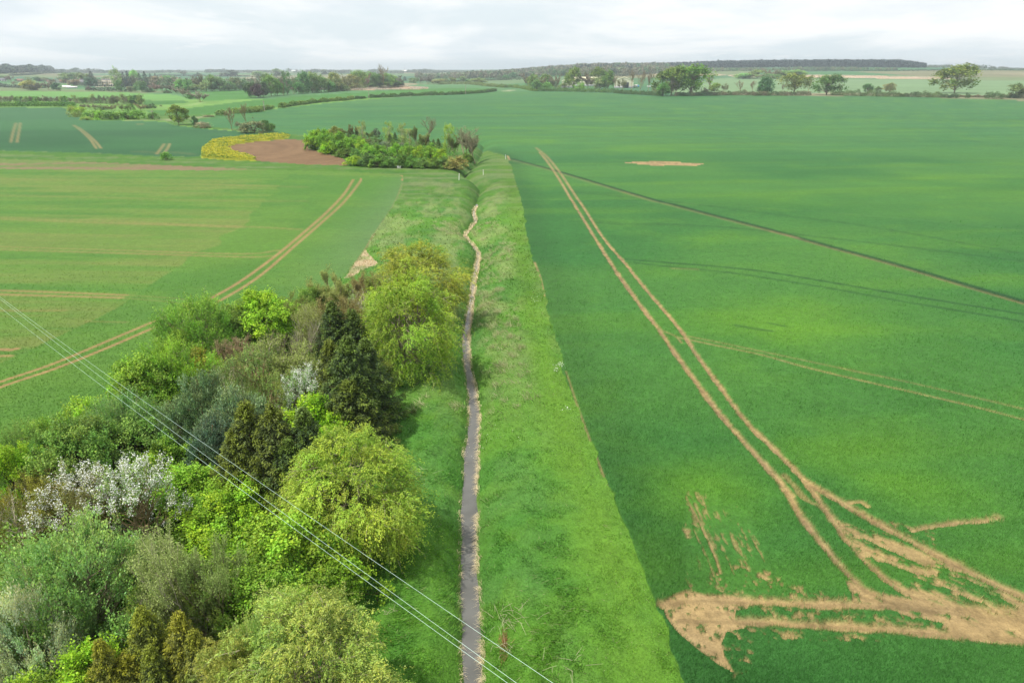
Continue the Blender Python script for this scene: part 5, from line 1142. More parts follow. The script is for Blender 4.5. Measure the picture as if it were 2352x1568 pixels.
# white blossom in a copse bush, flowering margin strip of rape
rng = np.random.default_rng(12)
PGR_ = PG['rape']; x0, y0 = PGR_.min(0); x1, y1 = PGR_.max(0)
bx = rng.uniform(x0, x1, 90000); by = rng.uniform(y0, y1, 90000); k = inpoly(bx, by, PGR_); bx = bx[k]; by = by[k]
hh = .6 + .7 * fbm(bx / 2.2, by / 2.2, 5, 2); z_ = hz_far(bx, by) + hh * rng.uniform(.5, 1.05, len(bx))
yl = rng.uniform(0, 1, len(bx)) < .35 + .5 * sm(.35, .6, fbm(bx / 2.5, by / 2.5, 6, 2)); cc = np.where(yl[:, None], np.array([.52, .49, .04]), np.array([.14, .24, .03])) * rng.uniform(.8, 1.2, (len(bx), 1))
scatter_leaves('rape_flowers', np.stack([bx, by, z_], -1), .30, cc, 'curved strip of yellow rape flowers around the ploughed field', 'flowers', kind='stuff', seed=5, up=.8)
# ragged pale stalks of the game cover strips
for nm, pg, hgt_, lab, nn in (('stubble_stalks', 'game_strip', 1.5, 'pale dry stalks on the tan strip below the upper wood', 9000), ('stubble_stalks', 'maize_strip', 1.5, 'pale dry stalks edging the brown strip on the right hillside', 16000), ('stubble_stalks', 'maize_far', 1.5, 'thin line of pale stalks left of the hillside thicket', 3000)):
    q = PG[nm if nm in PG else pg]; x0, y0 = q.min(0); x1, y1 = q.max(0); bx = rng.uniform(x0, x1, nn * 6); by = rng.uniform(y0, y1, nn * 6); k = inpoly(bx, by, q); bx = bx[k]; by = by[k]
    d = pdist(bx, by, np.vstack([q, q[:1]]), 60.); lim = 9 if pg != 'game_strip' else 8; k = d < lim * (.5 + vnoise(bx / 9, by / 9, 4)); bx = bx[k]; by = by[k]
    P = np.stack([bx, by, hz_far(bx, by) + rng.uniform(.2, 1.6, len(bx))], -1)
    scatter_leaves(nm, P, 1.3, np.array([.62, .55, .44]) * rng.uniform(.8, 1.15, (len(bx), 1)), lab, 'stalks', kind='stuff', seed=6, up=.2, lw=.5)
# ---- woods that read as one mass
def mass(name, pts, label, seed, leaf=2.6, k=60, cols=None, group=None):
    rng = np.random.default_rng(seed); Ps = []; Cs = []; Ns = []
    x, y, h, wd, ci = pts
    n = len(x); idx = np.repeat(np.arange(n), k)
    d = rdir(rng, n * k); d[:, 2] = np.abs(d[:, 2]); rr_ = rng.uniform(.6, 1.05, n * k)
    P = np.stack([x[idx] + d[:, 0] * wd[idx] * .5 * rr_, y[idx] + d[:, 1] * wd[idx] * .5 * rr_, d[:, 2] ** .8 * h[idx] * .72 * rr_ + h[idx] * .28 * rng.uniform(.1, 1, n * k)], -1)
    P[:, 2] += hz_far(P[:, 0], P[:, 1])
    C = np.array([1.15, 1.28, 1.25]) * np.array(cols)[ci][idx] * rng.uniform(.8, 1.2, (n * k, 1))
    lf = 1.2 * leaf * rng.uniform(.6, 1.3, n * k) * (h[idx] / 14)
    V, F, CC = leaves(rng, P, rdir(rng, n * k), d + rdir(rng, n * k) * .6, lf, lf * .85, C)
    o = link(name, new_mesh(name, V, F, CC, [M_LEAF])); tag(o, label, 'woodland', group, 'stuff'); return o
WC = [(.19,.16,.11), (.15,.14,.09), (.12,.18,.09), (.08,.15,.07), (.045,.065,.05), (.22,.18,.13), (.16,.2,.1)]
def area_pts(poly_px, spacing, h, seed, probs, jit=.8):
    rng = np.random.default_rng(seed); q = P2(poly_px); x0, y0 = q.min(0); x1, y1 = q.max(0)
    n = int((x1 - x0) * (y1 - y0) / spacing ** 2); n = min(n, 60000)
    x = rng.uniform(x0, x1, n); y = rng.uniform(y0, y1, n); k = inpoly(x, y, q); x = x[k]; y = y[k]; n = len(x)
    hh = h * rng.uniform(.75, 1.15, n); pr = np.array(probs, float); pr /= pr.sum()
    return x, y, hh, hh * rng.uniform(.7, 1.05, n), rng.choice(len(probs), n, p=pr)
def strip_pts(px_line, depth, spacing, h, seed, probs):
    """belt of trees following a traced line, running back from it"""
    rng = np.random.default_rng(seed); pl = P2(px_line); seg = np.hypot(*np.diff(pl, axis=0).T); cum = np.concatenate([[0], np.cumsum(seg)])
    n = int(cum[-1] * depth / spacing ** 2); s = rng.uniform(0, cum[-1], n); X = np.interp(s, cum, pl[:, 0]); Y = np.interp(s, cum, pl[:, 1]); r = np.hypot(X, Y); b = rng.uniform(0, depth, n)
    X = X * (1 + b / r); Y = Y * (1 + b / r); hh = h * rng.uniform(.7, 1.15, n) * (.75 + .5 * vnoise(s / 60, s * 0, seed)); pr = np.array(probs, float); pr /= pr.sum()
    return X, Y, hh, hh * rng.uniform(.8, 1.1, n), rng.choice(len(probs), n, p=pr)
cat_ = lambda *a: tuple(np.concatenate(z) for z in zip(*a))
mass('wooded_hill', strip_pts([c3(300,236), c3(600,232), c3(900,226), c3(1150,220), c3(1330,206), c3(1600,200), (1600,166)], 260, 15, 15, 2, [5,4,2.5,1.5,1.2,2,2]), 'mixed brown and green woodland on the hill behind the farm sheds', 1, cols=WC, k=46)
mass('forest_edge_trees', strip_pts([(1600,166), (1760,163.5), (1900,163), (2060,162.5)], 110, 12, 9, 32, [3,3,4,3,.5,1.5,4]), 'lighter mixed trees along the foot of the dark conifer forest', 21, cols=WC, k=40)
mass('middle_woodland', strip_pts([c2(1500,262), c2(1650,268), c2(1900,265), c2(2200,258), c2(2352,252), c3(120,250), c3(300,240)], 330, 15, 14, 3, [5,4,2,1.5,1,2,1.5]), 'brown and green wood left of the wooded hill at mid photo', 2, cols=WC, k=46)
rr_p = []
azs = np.radians(np.linspace(10.5, 29.3, 2600)); rg = np.random.default_rng(8); rad_ = rg.uniform(2480, 2800, len(azs)); 
mass('conifer_forest', (rad_ * np.sin(azs), rad_ * np.cos(azs), 19 * rg.uniform(.85, 1.15, len(azs)) * (1 - .35 * sm(RAD(27.5), RAD(29.3), azs)), 10 * rg.uniform(.8, 1.2, len(azs)), rg.choice(2, len(azs))), 'dark conifer forest crowning the right hill skyline', 3, leaf=4.0, k=34, cols=[(.016,.030,.032), (.024,.040,.036)])
azs = np.radians(rg.uniform(-5, 12, 1500)); rad_ = rg.uniform(2250, 2600, len(azs))
mass('ridge_woodland', (rad_ * np.sin(azs), rad_ * np.cos(azs), (9 + 11 * sm(RAD(-5), RAD(9), azs)) * rg.uniform(.8, 1.1, len(azs)), 14 * rg.uniform(.8, 1.2, len(azs)), rg.choice(7, len(azs), p=[.3,.25,.08,.07,.18,.07,.05])), 'long wooded ridge on the skyline at centre right', 4, leaf=3.6, k=34, cols=WC)
azs = np.radians(rg.uniform(29, 46, 700)); rad_ = rg.uniform(2500, 2900, len(azs))
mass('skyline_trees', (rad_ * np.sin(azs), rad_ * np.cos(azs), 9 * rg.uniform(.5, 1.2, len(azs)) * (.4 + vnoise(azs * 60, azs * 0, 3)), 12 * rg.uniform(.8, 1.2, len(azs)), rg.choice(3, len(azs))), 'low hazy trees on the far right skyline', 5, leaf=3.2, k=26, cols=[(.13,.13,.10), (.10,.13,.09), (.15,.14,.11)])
mass('left_hill_wood', cat_(strip_pts([(-160,172), (0,170.5), (40,168.5), (80,166.5), (120,165)], 420, 17, 16, 9, [1,2,1,1,5,1,1]), strip_pts([(120,164.8), (150,165), (180,165.4)], 80, 14, 8, 10, [2,2,1,1,2,1,1])), 'dark wood covering the hill on the far left skyline', 6, leaf=3.4, k=40, cols=[(.10,.10,.08), (.07,.09,.07), (.10,.13,.08), (.06,.10,.06), (.045,.065,.06), (.12,.11,.09), (.10,.13,.08)])
azs = np.radians(rg.uniform(-46, -3, 2300)); rad_ = rg.uniform(3300, 4300, len(azs)); mk = vnoise(azs * 34, azs * 0, 9); kk = mk > .30; azs = azs[kk]; rad_ = rad_[kk]
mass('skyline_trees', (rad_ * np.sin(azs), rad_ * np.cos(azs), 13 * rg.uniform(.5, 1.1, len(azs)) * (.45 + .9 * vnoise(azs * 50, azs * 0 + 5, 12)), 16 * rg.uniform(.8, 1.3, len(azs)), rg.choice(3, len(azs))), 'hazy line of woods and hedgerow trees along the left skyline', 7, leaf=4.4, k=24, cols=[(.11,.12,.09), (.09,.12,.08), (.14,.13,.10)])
mass('village_back_trees', strip_pts([c1(560,300), c1(900,325), c1(1100,330), c1(1500,350), c1(1800,375), c1(2352,370)], 120, 13, 12, 13, [3,3,2,2,1,2,2]), 'mixed trees filling the far left park behind the single trees', 8, leaf=2.0, k=50, cols=WC)
mass('upper_wood_back', strip_pts([c2(60,400), c2(300,380), c2(600,365), c2(900,345), c2(1200,335), c2(1340,325)], 60, 11, 13, 14, [3,3,3,3,1,2,3]), 'back trees filling the wood above the middle hedge', 9, leaf=1.7, k=60, cols=WC)
mass('shed_belt_back', strip_pts([c3(240,335), c3(420,345), c3(520,340)], 25, 9, 9, 15, [3,3,3,2,0,2,3]), 'undergrowth between the trees screening the cream sheds', 10, leaf=1.3, k=60, cols=WC)
mass('copse_undergrowth', area_pts([cm(330,400),cm(520,330),cm(900,330),cm(1400,400),cm(1650,440),cm(1780,520),cm(1760,600),cm(1300,600),cm(800,570),cm(620,470),cm(420,440)], 3.2, 3.6, 21, [3,3,3,3,0,2,4]), 'tangled scrub filling the copse between its trees', 11, leaf=.9, k=70, cols=[(.13,.15,.06),(.1,.2,.04),(.1,.22,.03),(.08,.18,.03),(.06,.1,.03),(.16,.17,.07),(.12,.22,.04)])
mass('plantation_undergrowth', strip_pts([c1(-60,505), c1(300,505), c1(700,505), c1(1000,510), c1(1260,505)], 14, 5, 5, 22, [3,3,3,3,0,2,4]), 'brown and green scrub between the plantation trees', 12, leaf=1.2, k=60, cols=WC)
# ---- buildings
M_STONE = plain('limestone', (.46, .40, .30), .9); M_SLATE = plain('slate', (.16, .15, .17), .6); M_TILE = plain('clay_tile', (.26, .13, .09), .8)
M_GLASS = plain('window_glass', (.03, .035, .04), .15, 0, .6, .02); M_WHITE = plain('white_render', (.75, .73, .68), .8); M_CREAM = plain('cream_sheet', (.66, .64, .48), .6); M_CREAMR = plain('cream_roof', (.68, .65, .42), .5)
M_DARK = plain('dark_opening', (.04, .05, .055), .7); M_LBRICK = plain('pale_brick', (.45, .33, .26), .9); M_BLUE = plain('blue_paint', (.10, .30, .55), .4); M_STEEL = plain('galvanised', (.45, .46, .47), .5, .4); M_RUB = plain('rubber', (.02, .02, .02), .8); M_SHEET = plain('grey_sheet', (.36, .36, .38), .6)
def box(parts, x0, x1, y0, y1, z0, z1):
    v = np.array([[x0,y0,z0],[x1,y0,z0],[x1,y1,z0],[x0,y1,z0],[x0,y0,z1],[x1,y0,z1],[x1,y1,z1],[x0,y1,z1]], float)
    f = np.array([[0,3,2,1],[4,5,6,7],[0,1,5,4],[1,2,6,5],[2,3,7,6],[3,0,4,7]]); parts.append((v, f, np.ones(3)))
def gable(parts, x0, x1, y0, y1, z0, ze, zr, axis='x'):
    """closed gabled body"""
    if axis == 'x':
        ym = (y0 + y1) / 2; v = [[x0,y0,z0],[x1,y0,z0],[x1,y1,z0],[x0,y1,z0],[x0,y0,ze],[x1,y0,ze],[x1,y1,ze],[x0,y1,ze],[x0,ym,zr],[x1,ym,zr]]
        q = [[0,3,2,1],[0,1,5,4],[2,3,7,6],[4,5,9,8],[7,8,9,6]]; t = [[3,0,4],[3,4,8],[3,8,7],[1,2,6],[1,6,9],[1,9,5]]
    else:
        xm = (x0 + x1) / 2; v = [[x0,y0,z0],[x1,y0,z0],[x1,y1,z0],[x0,y1,z0],[x0,y0,ze],[x1,y0,ze],[x1,y1,ze],[x0,y1,ze],[xm,y0,zr],[xm,y1,zr]]
        q = [[0,3,2,1],[1,2,6,5],[3,0,4,7],[4,8,9,7],[8,5,6,9]]; t = [[0,1,5],[0,5,8],[0,8,4],[2,3,7],[2,7,9],[2,9,6]]
    v = np.array(v, float); parts.append((v, np.array(q), np.ones(3))); parts.append((v, np.array(t), np.ones(3)))
def roof(parts, x0, x1, y0, y1, ze, zr, axis='x', t=.25, o=.4):
    if axis == 'x':
        ym = (y0 + y1) / 2; s = (zr - ze) / (ym - y0); a = [[x0-o,y0-o,ze-s*o+.03],[x1+o,y0-o,ze-s*o+.03],[x1+o,ym,zr+.03],[x0-o,ym,zr+.03],[x0-o,y1+o,ze-s*o+.03],[x1+o,y1+o,ze-s*o+.03]]
    else:
        xm = (x0 + x1) / 2; s = (zr - ze) / (xm - x0); a = [[x0-o,y0-o,ze-s*o+.03],[x0-o,y1+o,ze-s*o+.03],[xm,y1+o,zr+.03],[xm,y0-o,zr+.03],[x1+o,y0-o,ze-s*o+.03],[x1+o,y1+o,ze-s*o+.03]]
    a = np.array(a, float); b = a + [0, 0, t]; v = np.vstack([a, b])
    f = [[0,1,2,3],[3,2,5,4],[6,9,8,7],[9,10,11,8],[0,6,7,1],[4,5,11,10],[0,3,9,6],[3,4,10,9],[1,7,8,2],[2,8,11,5]]
    parts.append((v, np.array(f), np.ones(3)))
def pm(name, parts, m, parent=None, smooth=False):
    V, Fs, C = join_parts(parts); return link(name, new_mesh(name, V, Fs, None, [m], smooth), parent)
def place(name, px, py, label, cat, group=None, face=None):
    x, y, z = unproj(px, py); o = bpy.data.objects.new(name, None); COL.objects.link(o); o.location = (x, y, z)
    o.rotation_euler = (0, 0, face if face is not None else -math.atan2(x, y)); tag(o, label, cat, group); return o, axial(x, y, z) / FPX
def windows(parent, spots, wdt, hgt, y):
    for (wx, wz) in spots:
        p = []; box(p, wx - wdt/2 - .12, wx + wdt/2 + .12, y - .12, y + .05, wz - .12, wz + hgt + .12); f = pm('window', p, M_WHITE, parent)
        p = []; box(p, wx - wdt/2, wx + wdt/2, y - .15, y - .04, wz, wz + hgt); pm('pane', p, M_GLASS, f)
# manor
mn, s = place('manor_house', *c1(997, 340), 'large pale stone manor house with gables and bay windows facing a lawn', 'house')
W = 157 * .25 * s; H_ = 66 * .25 * s; x0 = -W / 2
p = []; gable(p, x0, x0 + W * .2, -2, 9, -1, H_ * .74, H_ * 1.0, 'y'); box(p, x0 + W * .2, x0 + W * .52, -.5, 9, -1, H_ * .86); box(p, x0 + W * .52, x0 + W * .86, -1, 9, -1, H_ * .82); box(p, x0 + W * .86, W / 2, 1, 9, -1, H_ * .55)
pm('wall', p, M_STONE, mn)
p = []; roof(p, x0, x0 + W * .2, -2, 9, H_ * .74, H_ * 1.0, 'y'); gable(p, x0 + W * .2 + .4, x0 + W * .52, .4, 8.5, H_ * .86, H_ * .88, H_ * .98); gable(p, x0 + W * .53, x0 + W * .86, 0, 8.5, H_ * .82, H_ * .84, H_ * .96)
rf = pm('roof', p, M_SLATE, mn)
for q in (.24, .42, .53, .62, .80):
    p = []; box(p, x0 + W * q, x0 + W * q + 1.1, 3, 4.4, H_ * .8, H_ * 1.12); pm('chimney', p, M_STONE, rf)
p = []; 
for q in (.33, .66, .78): box(p, x0 + W * q - 1.5, x0 + W * q + 1.5, -2.3, -.4, -1, H_ * .40)
pm('bay', p, M_STONE, mn)
windows(mn, [(x0 + W * q, z0_) for q in (.06, .14) for z0_ in (1, H_ * .45)], 1.2, 2.0, -2); windows(mn, [(x0 + W * q, H_ * .52) for q in (.27, .36, .46)], 1.3, 1.9, -.5); windows(mn, [(x0 + W * q, H_ * .52) for q in (.58, .68, .78)] + [(x0 + W * .57, 1)], 1.3, 1.9, -1)
windows(mn, [(x0 + W * q, 1.) for q in (.33, .66, .78)], 2.2, 2.4, -2.3)
p = []; box(p, x0 - 4, W / 2 + 4, -6, -5.5, -.8, .7); pm('terrace_wall', p, M_STONE, mn)
def house(px, py, wpx, hpx, label, wallm, roofm, axis='x', nwin=3, chim=1, name='house', face=None, grp='village houses and barns'):
    o, s = place(name, px, py, label, 'house' if name == 'house' else 'barn', grp, face); W = wpx * s; H_ = hpx * s; ze = H_ * .55
    p = []; gable(p, -W/2, W/2, 0, W * .55, -1.5, ze, H_, axis); pm('wall', p, wallm, o)
    p = []; roof(p, -W/2, W/2, 0, W * .55, ze, H_, axis); rf = pm('roof', p, roofm, o)
    for q in range(chim):
        p = []; cxx = -W * .4 + q * W * .8; box(p, cxx - .5, cxx + .5, W * .2, W * .2 + 1, ze, H_ + 1.4); pm('chimney', p, M_LBRICK, rf)
    if nwin: windows(o, [(-W/2 + W * (q + .5) / nwin, z_) for q in range(nwin) for z_ in (ze * .15, ze * .58)], 1.1, 1.2, 0)
house(*c1(783, 322), 24, 12, 'pale gabled house with dark slate roof left of the manor', M_STONE, M_SLATE, 'x', 3, 1, face=RAD(18))
house(*c1(530, 304), 14, 8, 'small white gabled house in the village among brown trees', M_WHITE, M_SLATE, 'y', 2, 1)
house(*c1(585, 306), 13, 7, 'pinkish brick house beside the small white gabled one', M_LBRICK, M_TILE, 'x', 3, 1)
house(*c1(30, 290), 15, 6.5, 'white cottage with grey roof at the far left edge', M_WHITE, M_SLATE, 'x', 3, 1)
house(*c1(190, 294), 12, 6, 'red roofed cottage between brown trees on the far left', M_LBRICK, M_TILE, 'x', 2, 0)
house(*c1(370, 290), 10, 5.5, 'tiny pale cottage half hidden in village trees', M_WHITE, M_SLATE, 'x', 2, 0)
house(*c1(455, 302), 9, 4.5, 'low white cottage front seen under village trees', M_WHITE, M_TILE, 'x', 2, 0)
house(*c1(615, 352), 16, 5.5, 'low pale curved farm shed below the village', M_CREAM, M_WHITE, 'x', 0, 0, 'barn')
house(*c1(665, 354), 20, 4, 'long low white roofed farm building below the village', M_SHEET, M_WHITE, 'x', 0, 0, 'barn')
house(*c2(1392, 203), 12, 5, 'white farmhouse on the skyline beside a slender mast', M_WHITE, M_WHITE, 'x', 3, 2)
house(*c2(400, 197), 14, 3, 'low white shed on the skyline among pale tan fields', M_WHITE, M_WHITE, 'x', 0, 0, 'barn')
house(*c2(165, 266), 16, 6, 'red roofed house behind the copper purple tree', M_LBRICK, M_TILE, 'x', 2, 0)
# farm sheds
def shed(px, py, wpx, hpx, depth, label, axis='x', dark_doorway=None, roofm=None):
    o, s = place('farm_shed', px, py, label, 'shed', 'cream farm sheds', None); W = wpx * s; H_ = hpx * s; ze = H_ * .66
    p = []; gable(p, -W/2, W/2, 0, depth, -1.5, ze, H_, axis); pm('wall', p, M_CREAM, o)
    p = []; roof(p, -W/2, W/2, 0, depth, ze, H_, axis); pm('roof', p, roofm or M_CREAMR, o)
    if dark_doorway: p = []; box(p, dark_doorway[0] * W - dark_doorway[1], dark_doorway[0] * W + dark_doorway[1], -.15, .05, -1, ze * .8); pm('dark_doorway', p, M_DARK, o)  # near-black panel on the wall stands for the unlit inside of the doorway
    p = []; box(p, -W/2 + .1, W/2 - .1, -.08, .02, -1.2, ze * .28); pm('plinth', p, M_SHEET, o)
    return o
shed(*c3(590, 333), 26, 20, 30, 'cream shed whose end shows at the left of the oak trees', 'y')
shed(*c3(760, 318), 62, 19, 26, 'long cream roofed shed mostly hidden behind oak trees', 'x')
shed(*c3(1085, 335), 44, 23, 30, 'cream shed with a dark open doorway behind bare trees', 'y', (.12, 3.5))
# lorry
lo, s = place('lorry', *c3(1188, 330), 'white lorry with blue cab front parked beside the open shed', 'lorry', None, None)
p = []; box(p, -2.5, 2.8, 0, 2.5, 1.0, 3.6); pm('box_body', p, M_WHITE, lo)
p = []; box(p, 2.9, 4.9, .05, 2.45, .7, 2.3); gable(p, 2.9, 4.7, .1, 2.4, 2.3, 3.0, 3.15); pm('cab', p, M_BLUE, lo)
def wheel(parent, x, y, r, w_=.3):
    a = np.linspace(0, 6.283, 14, endpoint=False); c_ = np.stack([x + r * np.cos(a), a * 0, r + r * np.sin(a)], -1); v = np.vstack([c_ + [0, y, 0], c_ + [0, y + w_, 0]]); i = np.arange(14); f = np.stack([i, (i + 1) % 14, 14 + (i + 1) % 14, 14 + i], -1)
    me = bpy.data.meshes.new('wheel'); me.from_pydata(v.tolist(), [], f.tolist() + [list(range(13, -1, -1)), list(range(14, 28))]); me.materials.append(M_RUB); link('wheel', me, parent)
for wx in (-1.6, 1.4, 3.9): wheel(lo, wx, -.02, .5); wheel(lo, wx, 2.25, .5)
tk, s = place('farm_trailer', *c3(1322, 331), 'row of white wrapped bales on a flat trailer right of the shed', 'trailer')
p = []; box(p, -5, 5, 0, 2.4, .9, 1.1); pm('trailer_bed', p, M_STEEL, tk)
for wx in (-2.5, -1.2, 3.): wheel(tk, wx, -.02, .42); wheel(tk, wx, 2.15, .42)
for q in range(6):
    a = np.linspace(0, 6.283, 16, endpoint=False); X0 = -4.4 + q * 1.5; v = np.vstack([np.stack([X0 + .68 * np.cos(a), a * 0 + .3, 1.8 + .68 * np.sin(a)], -1), np.stack([X0 + .68 * np.cos(a), a * 0 + 2.1, 1.8 + .68 * np.sin(a)], -1)]); i = np.arange(16)
    me = bpy.data.meshes.new('wrapped_bale'); me.from_pydata(v.tolist(), [], np.stack([i, (i+1) % 16, 16 + (i+1) % 16, 16 + i], -1).tolist() + [list(range(15, -1, -1)), list(range(16, 32))]); me.materials.append(M_WHITE)
    bo = link('wrapped_bale', me); bo.matrix_world = Matrix.Translation(tk.location) @ Matrix.Rotation(tk.rotation_euler.z, 4, 'Z'); tag(bo, 'white wrapped round bale, %s from the left on the flat trailer' % ORD[q + 1], 'bale', 'white wrapped bales on the trailer')
# mast by the farmhouse
ms, s = place('radio_mast', *c2(1390, 192), 'slender grey lattice mast above the white farmhouse on the skyline', 'mast')
Hm = 46 * .2559 * s * 1.02; pp = []
for a in (0, 2.09, 4.19): pp.append((np.array([[math.cos(a) * 1.3, math.sin(a) * 1.3, -1], [math.cos(a) * .4, math.sin(a) * .4, Hm]]), np.array([.22, .16]), np.ones(3)))
for q in range(14): 
    z0_ = q * Hm / 14; r0 = 1.3 - .9 * q / 14
    for a in (0, 2.09, 4.19): pp.append((np.array([[math.cos(a) * r0, math.sin(a) * r0, z0_], [math.cos(a + 2.09) * r0, math.sin(a + 2.09) * r0, z0_ + Hm / 14]]), np.array([.12, .12]), np.ones(3)))
V, F, C = tubes(pp, 4); link('lattice', new_mesh('lattice', V, F, None, [M_SHEET]), ms)
p = []; box(p, -.9, .9, -.9, .9, Hm, Hm + 1.2); pm('antenna', p, M_SHEET, ms)
# wooden poles
M_POLE = plain('weathered_wood', (.42, .38, .31), .9); M_INS = plain('insulator', (.2, .12, .08), .4)
for (cx, b_, t_, cv, lab, ln) in [(132, 547, 462, c2, 'leftmost wooden pole of the three along the middle hedge', .02), (1069, 436, 366, c2, 'wooden pole in the gap of the middle hedge', 0), (1936, 400, 326, c2, 'wooden pole at the right end of the middle hedge', 0), (1414, 640, 562, c1, 'leaning wooden pole by the farm track thicket', .06), (362, 350, 268, c3, 'wooden pole inside the shed tree belt', 0)]:
    po, s = place('utility_pole', *cv(cx, b_), lab, 'pole', 'wooden utility poles'); Hp = (b_ - t_) * .2559 * s
    V, F, C = tubes([(np.array([[0, 0, -.5], [ln * Hp * -1, 0, Hp]]), np.array([.26, .19]), np.ones(3))], 8); link('pole', new_mesh('pole', V, F, None, [M_POLE], True), po)
    p = []; box(p, -ln * Hp - .9, -ln * Hp + .9, -.34, -.2, Hp - .55, Hp - .38); pm('crossarm', p, M_POLE, po)
    for q in (-.8, 0, .8): p = []; box(p, -ln * Hp + q - .07, -ln * Hp + q + .07, -.34, -.2, Hp - .37, Hp - .1); pm('insulator', p, M_INS, po)
# ================================================================== NEAR GROUND COVER
rng = np.random.default_rng(2024)
def visible_pts(n, ymin, ymax, power=2.0, margin=1.22):
    """random points on the ground, denser close by"""
    u = rng.uniform(0, 1, n); r = 1 / (1 / ymin - u * (1 / ymin - 1 / ymax)) if power == 2 else ymin * (ymax / ymin) ** u
    hw_ = (r * CP + CAMH * SP) * .75 * margin
    return rng.uniform(-1, 1, n) * hw_, r
def blades(name, x, y, z, h, wd, col, lean, label, cat, seed=1, kind='stuff', bend=.35, parent=None, tri=True):
    rg = np.random.default_rng(seed); n = len(x)
    a = rg.uniform(0, 6.283, n); s = np.stack([np.cos(a), np.sin(a), a * 0], -1) * (wd * .5)[:, None]
    base = np.stack([x, y, z], -1); ld = lean + rg.normal(size=(n, 2)) * bend
    top = base + np.stack([ld[:, 0] * h, ld[:, 1] * h, h], -1)
    V = np.stack([base - s, base + s, top], 1).reshape(-1, 3); F = np.arange(3 * n).reshape(-1, 3)
    me = new_mesh(name, V, F, np.repeat(col, 3, 0), [M_BLADE]); o = link(name, me, parent); o.color = (1, 1, 1, 1); tag(o, label, cat, None, kind); return o
def gz(x, y):
    """land surface with its small bumps, same formula as the land mesh"""
    z = hz(x, y); d = np.abs(x - stream_x(y)) - stream_halfw(y)
    return z + np.where(d > .05, (fbm(x * .8, y * .8, 91, 3) - .5) * .48 * sm(.1, .8, d), 0)
# rough grass of banks and meadow
x, y = visible_pts(800000, 17, 150); c = classify(x, y); fade = 1 - sm(85, 150, y)
k = (c == 5) & (rng.uniform(0, 1, len(x)) < fade); x = x[k]; y = y[k]; c = c[k]
d = x - stream_x(y); k = np.abs(d) > stream_halfw(y) + .02; x = x[k]; y = y[k]; c = c[k]; d = d[k]
z = gz(x, y); r = np.hypot(x, y)
col = ground_colour(x, y, c); t = fbm(x / .7, y / .7, 3, 2)
ed = pdist(x, y, EDGE_G, 12.); mown = (1 - sm(2.2, 4.0, ed)) * (d > 0)
h = (.08 + .22 * sm(.3, .8, t) * rng.uniform(.4, 1, len(x))) * (1 - .35 * mown) * (1 + .5 * sm(40, 90, y)); 
wd = np.maximum(.035, r * .0011) * rng.uniform(.7, 1.5, len(x)); h = np.maximum(h, wd * 1.8)
col = (1.65 - .35 * sm(40, 90, y))[:, None] * col * rng.uniform(.78, 1.3, (len(x), 1)) * (1 + np.array([.25, .1, -.1]) * rng.uniform(-.6, 1, (len(x), 1)))
dead = rng.uniform(0, 1, len(x)) < (.03 + .22 * sm(.50, .68, fbm(x / 1.6, y / 3.5, 44, 3)) * sm(36, 75, y) * (1 - mown)); col[dead] = np.array([.50, .47, .26]) * rng.uniform(.7, 1.15, (dead.sum(), 1)); h[dead] *= 1.5; wd[dead] *= .55
flow = np.stack([(fbm(x / 3, y / 3, 55, 2) - .5) * 1.6 - .5 * np.sign(d) * sm(.3, 3, np.abs(d)) * (np.abs(d) < 6), (fbm(x / 3, y / 3, 56, 2) - .5) * 1.4 - .2], -1); flow[dead] += np.array([-.3, -.5])
blades('rough_grass', x, y, z - .03, h, wd, np.clip(col, 0, 1), flow, 'rough tufted grass growing on the ditch banks and meadow', 'grass', 11, bend=.5)
# wheat plants of the right field
x, y = visible_pts(800000, 17, 125); c = classify(x, y); k = (c == 1) & (rng.uniform(0, 1, len(x)) < 1 - sm(45, 122, y)); x = x[k]; y = y[k]
s_ = soil_right(x, y); k = s_ < .45 + .5 * rng.uniform(-.9, 1., len(x)); x = x[k]; y = y[k]; r = np.hypot(x, y)
col = ground_colour(x, y, np.ones(len(x), np.int8)); kb = rng.uniform(.8, 1.35, (len(x), 1)); wd = np.maximum(.030, r * .0010) * rng.uniform(.8, 1.4, len(x))
dk = lines(x, y, DARK_T[:12], .06, 1.2, 9)
h = (.26 + .08 * vnoise(x / 2, y / 2, 4)) * rng.uniform(.7, 1.2, len(x)) * (1 - .5 * np.clip(dk, 0, 1)) * np.where(inpoly(x, y, PG['parched']), .8, 1); h = np.maximum(h, wd * 2)
blades('wheat_plants', x, y, hz(x, y) + .01, h, wd, np.clip(col * kb * 1.45, 0, 1), np.stack([x * 0 + .12, x * 0 + .05], -1), 'dense young wheat leaves standing in the large right field', 'wheat', 12, bend=.28)
# young crop left: short
x, y = visible_pts(260000, 40, 110); c = classify(x, y); k = (c == 2) & (rng.uniform(0, 1, len(x)) < .7 * (1 - sm(50, 108, y))); x = x[k]; y = y[k]
s_ = lines(x, y, LEFT_T); k = s_ < .4; x = x[k]; y = y[k]; r = np.hypot(x, y); col = ground_colour(x, y, np.full(len(x), 2, np.int8))
wd = np.maximum(.03, r * .0008) * rng.uniform(.8, 1.3, len(x)); h = np.maximum(.10 * rng.uniform(.6, 1.2, len(x)), wd * 1.2)
blades('young_barley', x, y, hz_far(x, y), h, wd, np.clip(1.35 * col * rng.uniform(.85, 1.25, (len(x), 1)), 0, 1), np.zeros((len(x), 2)), 'short young barley shoots in the left field', 'crop', 13, bend=.4)
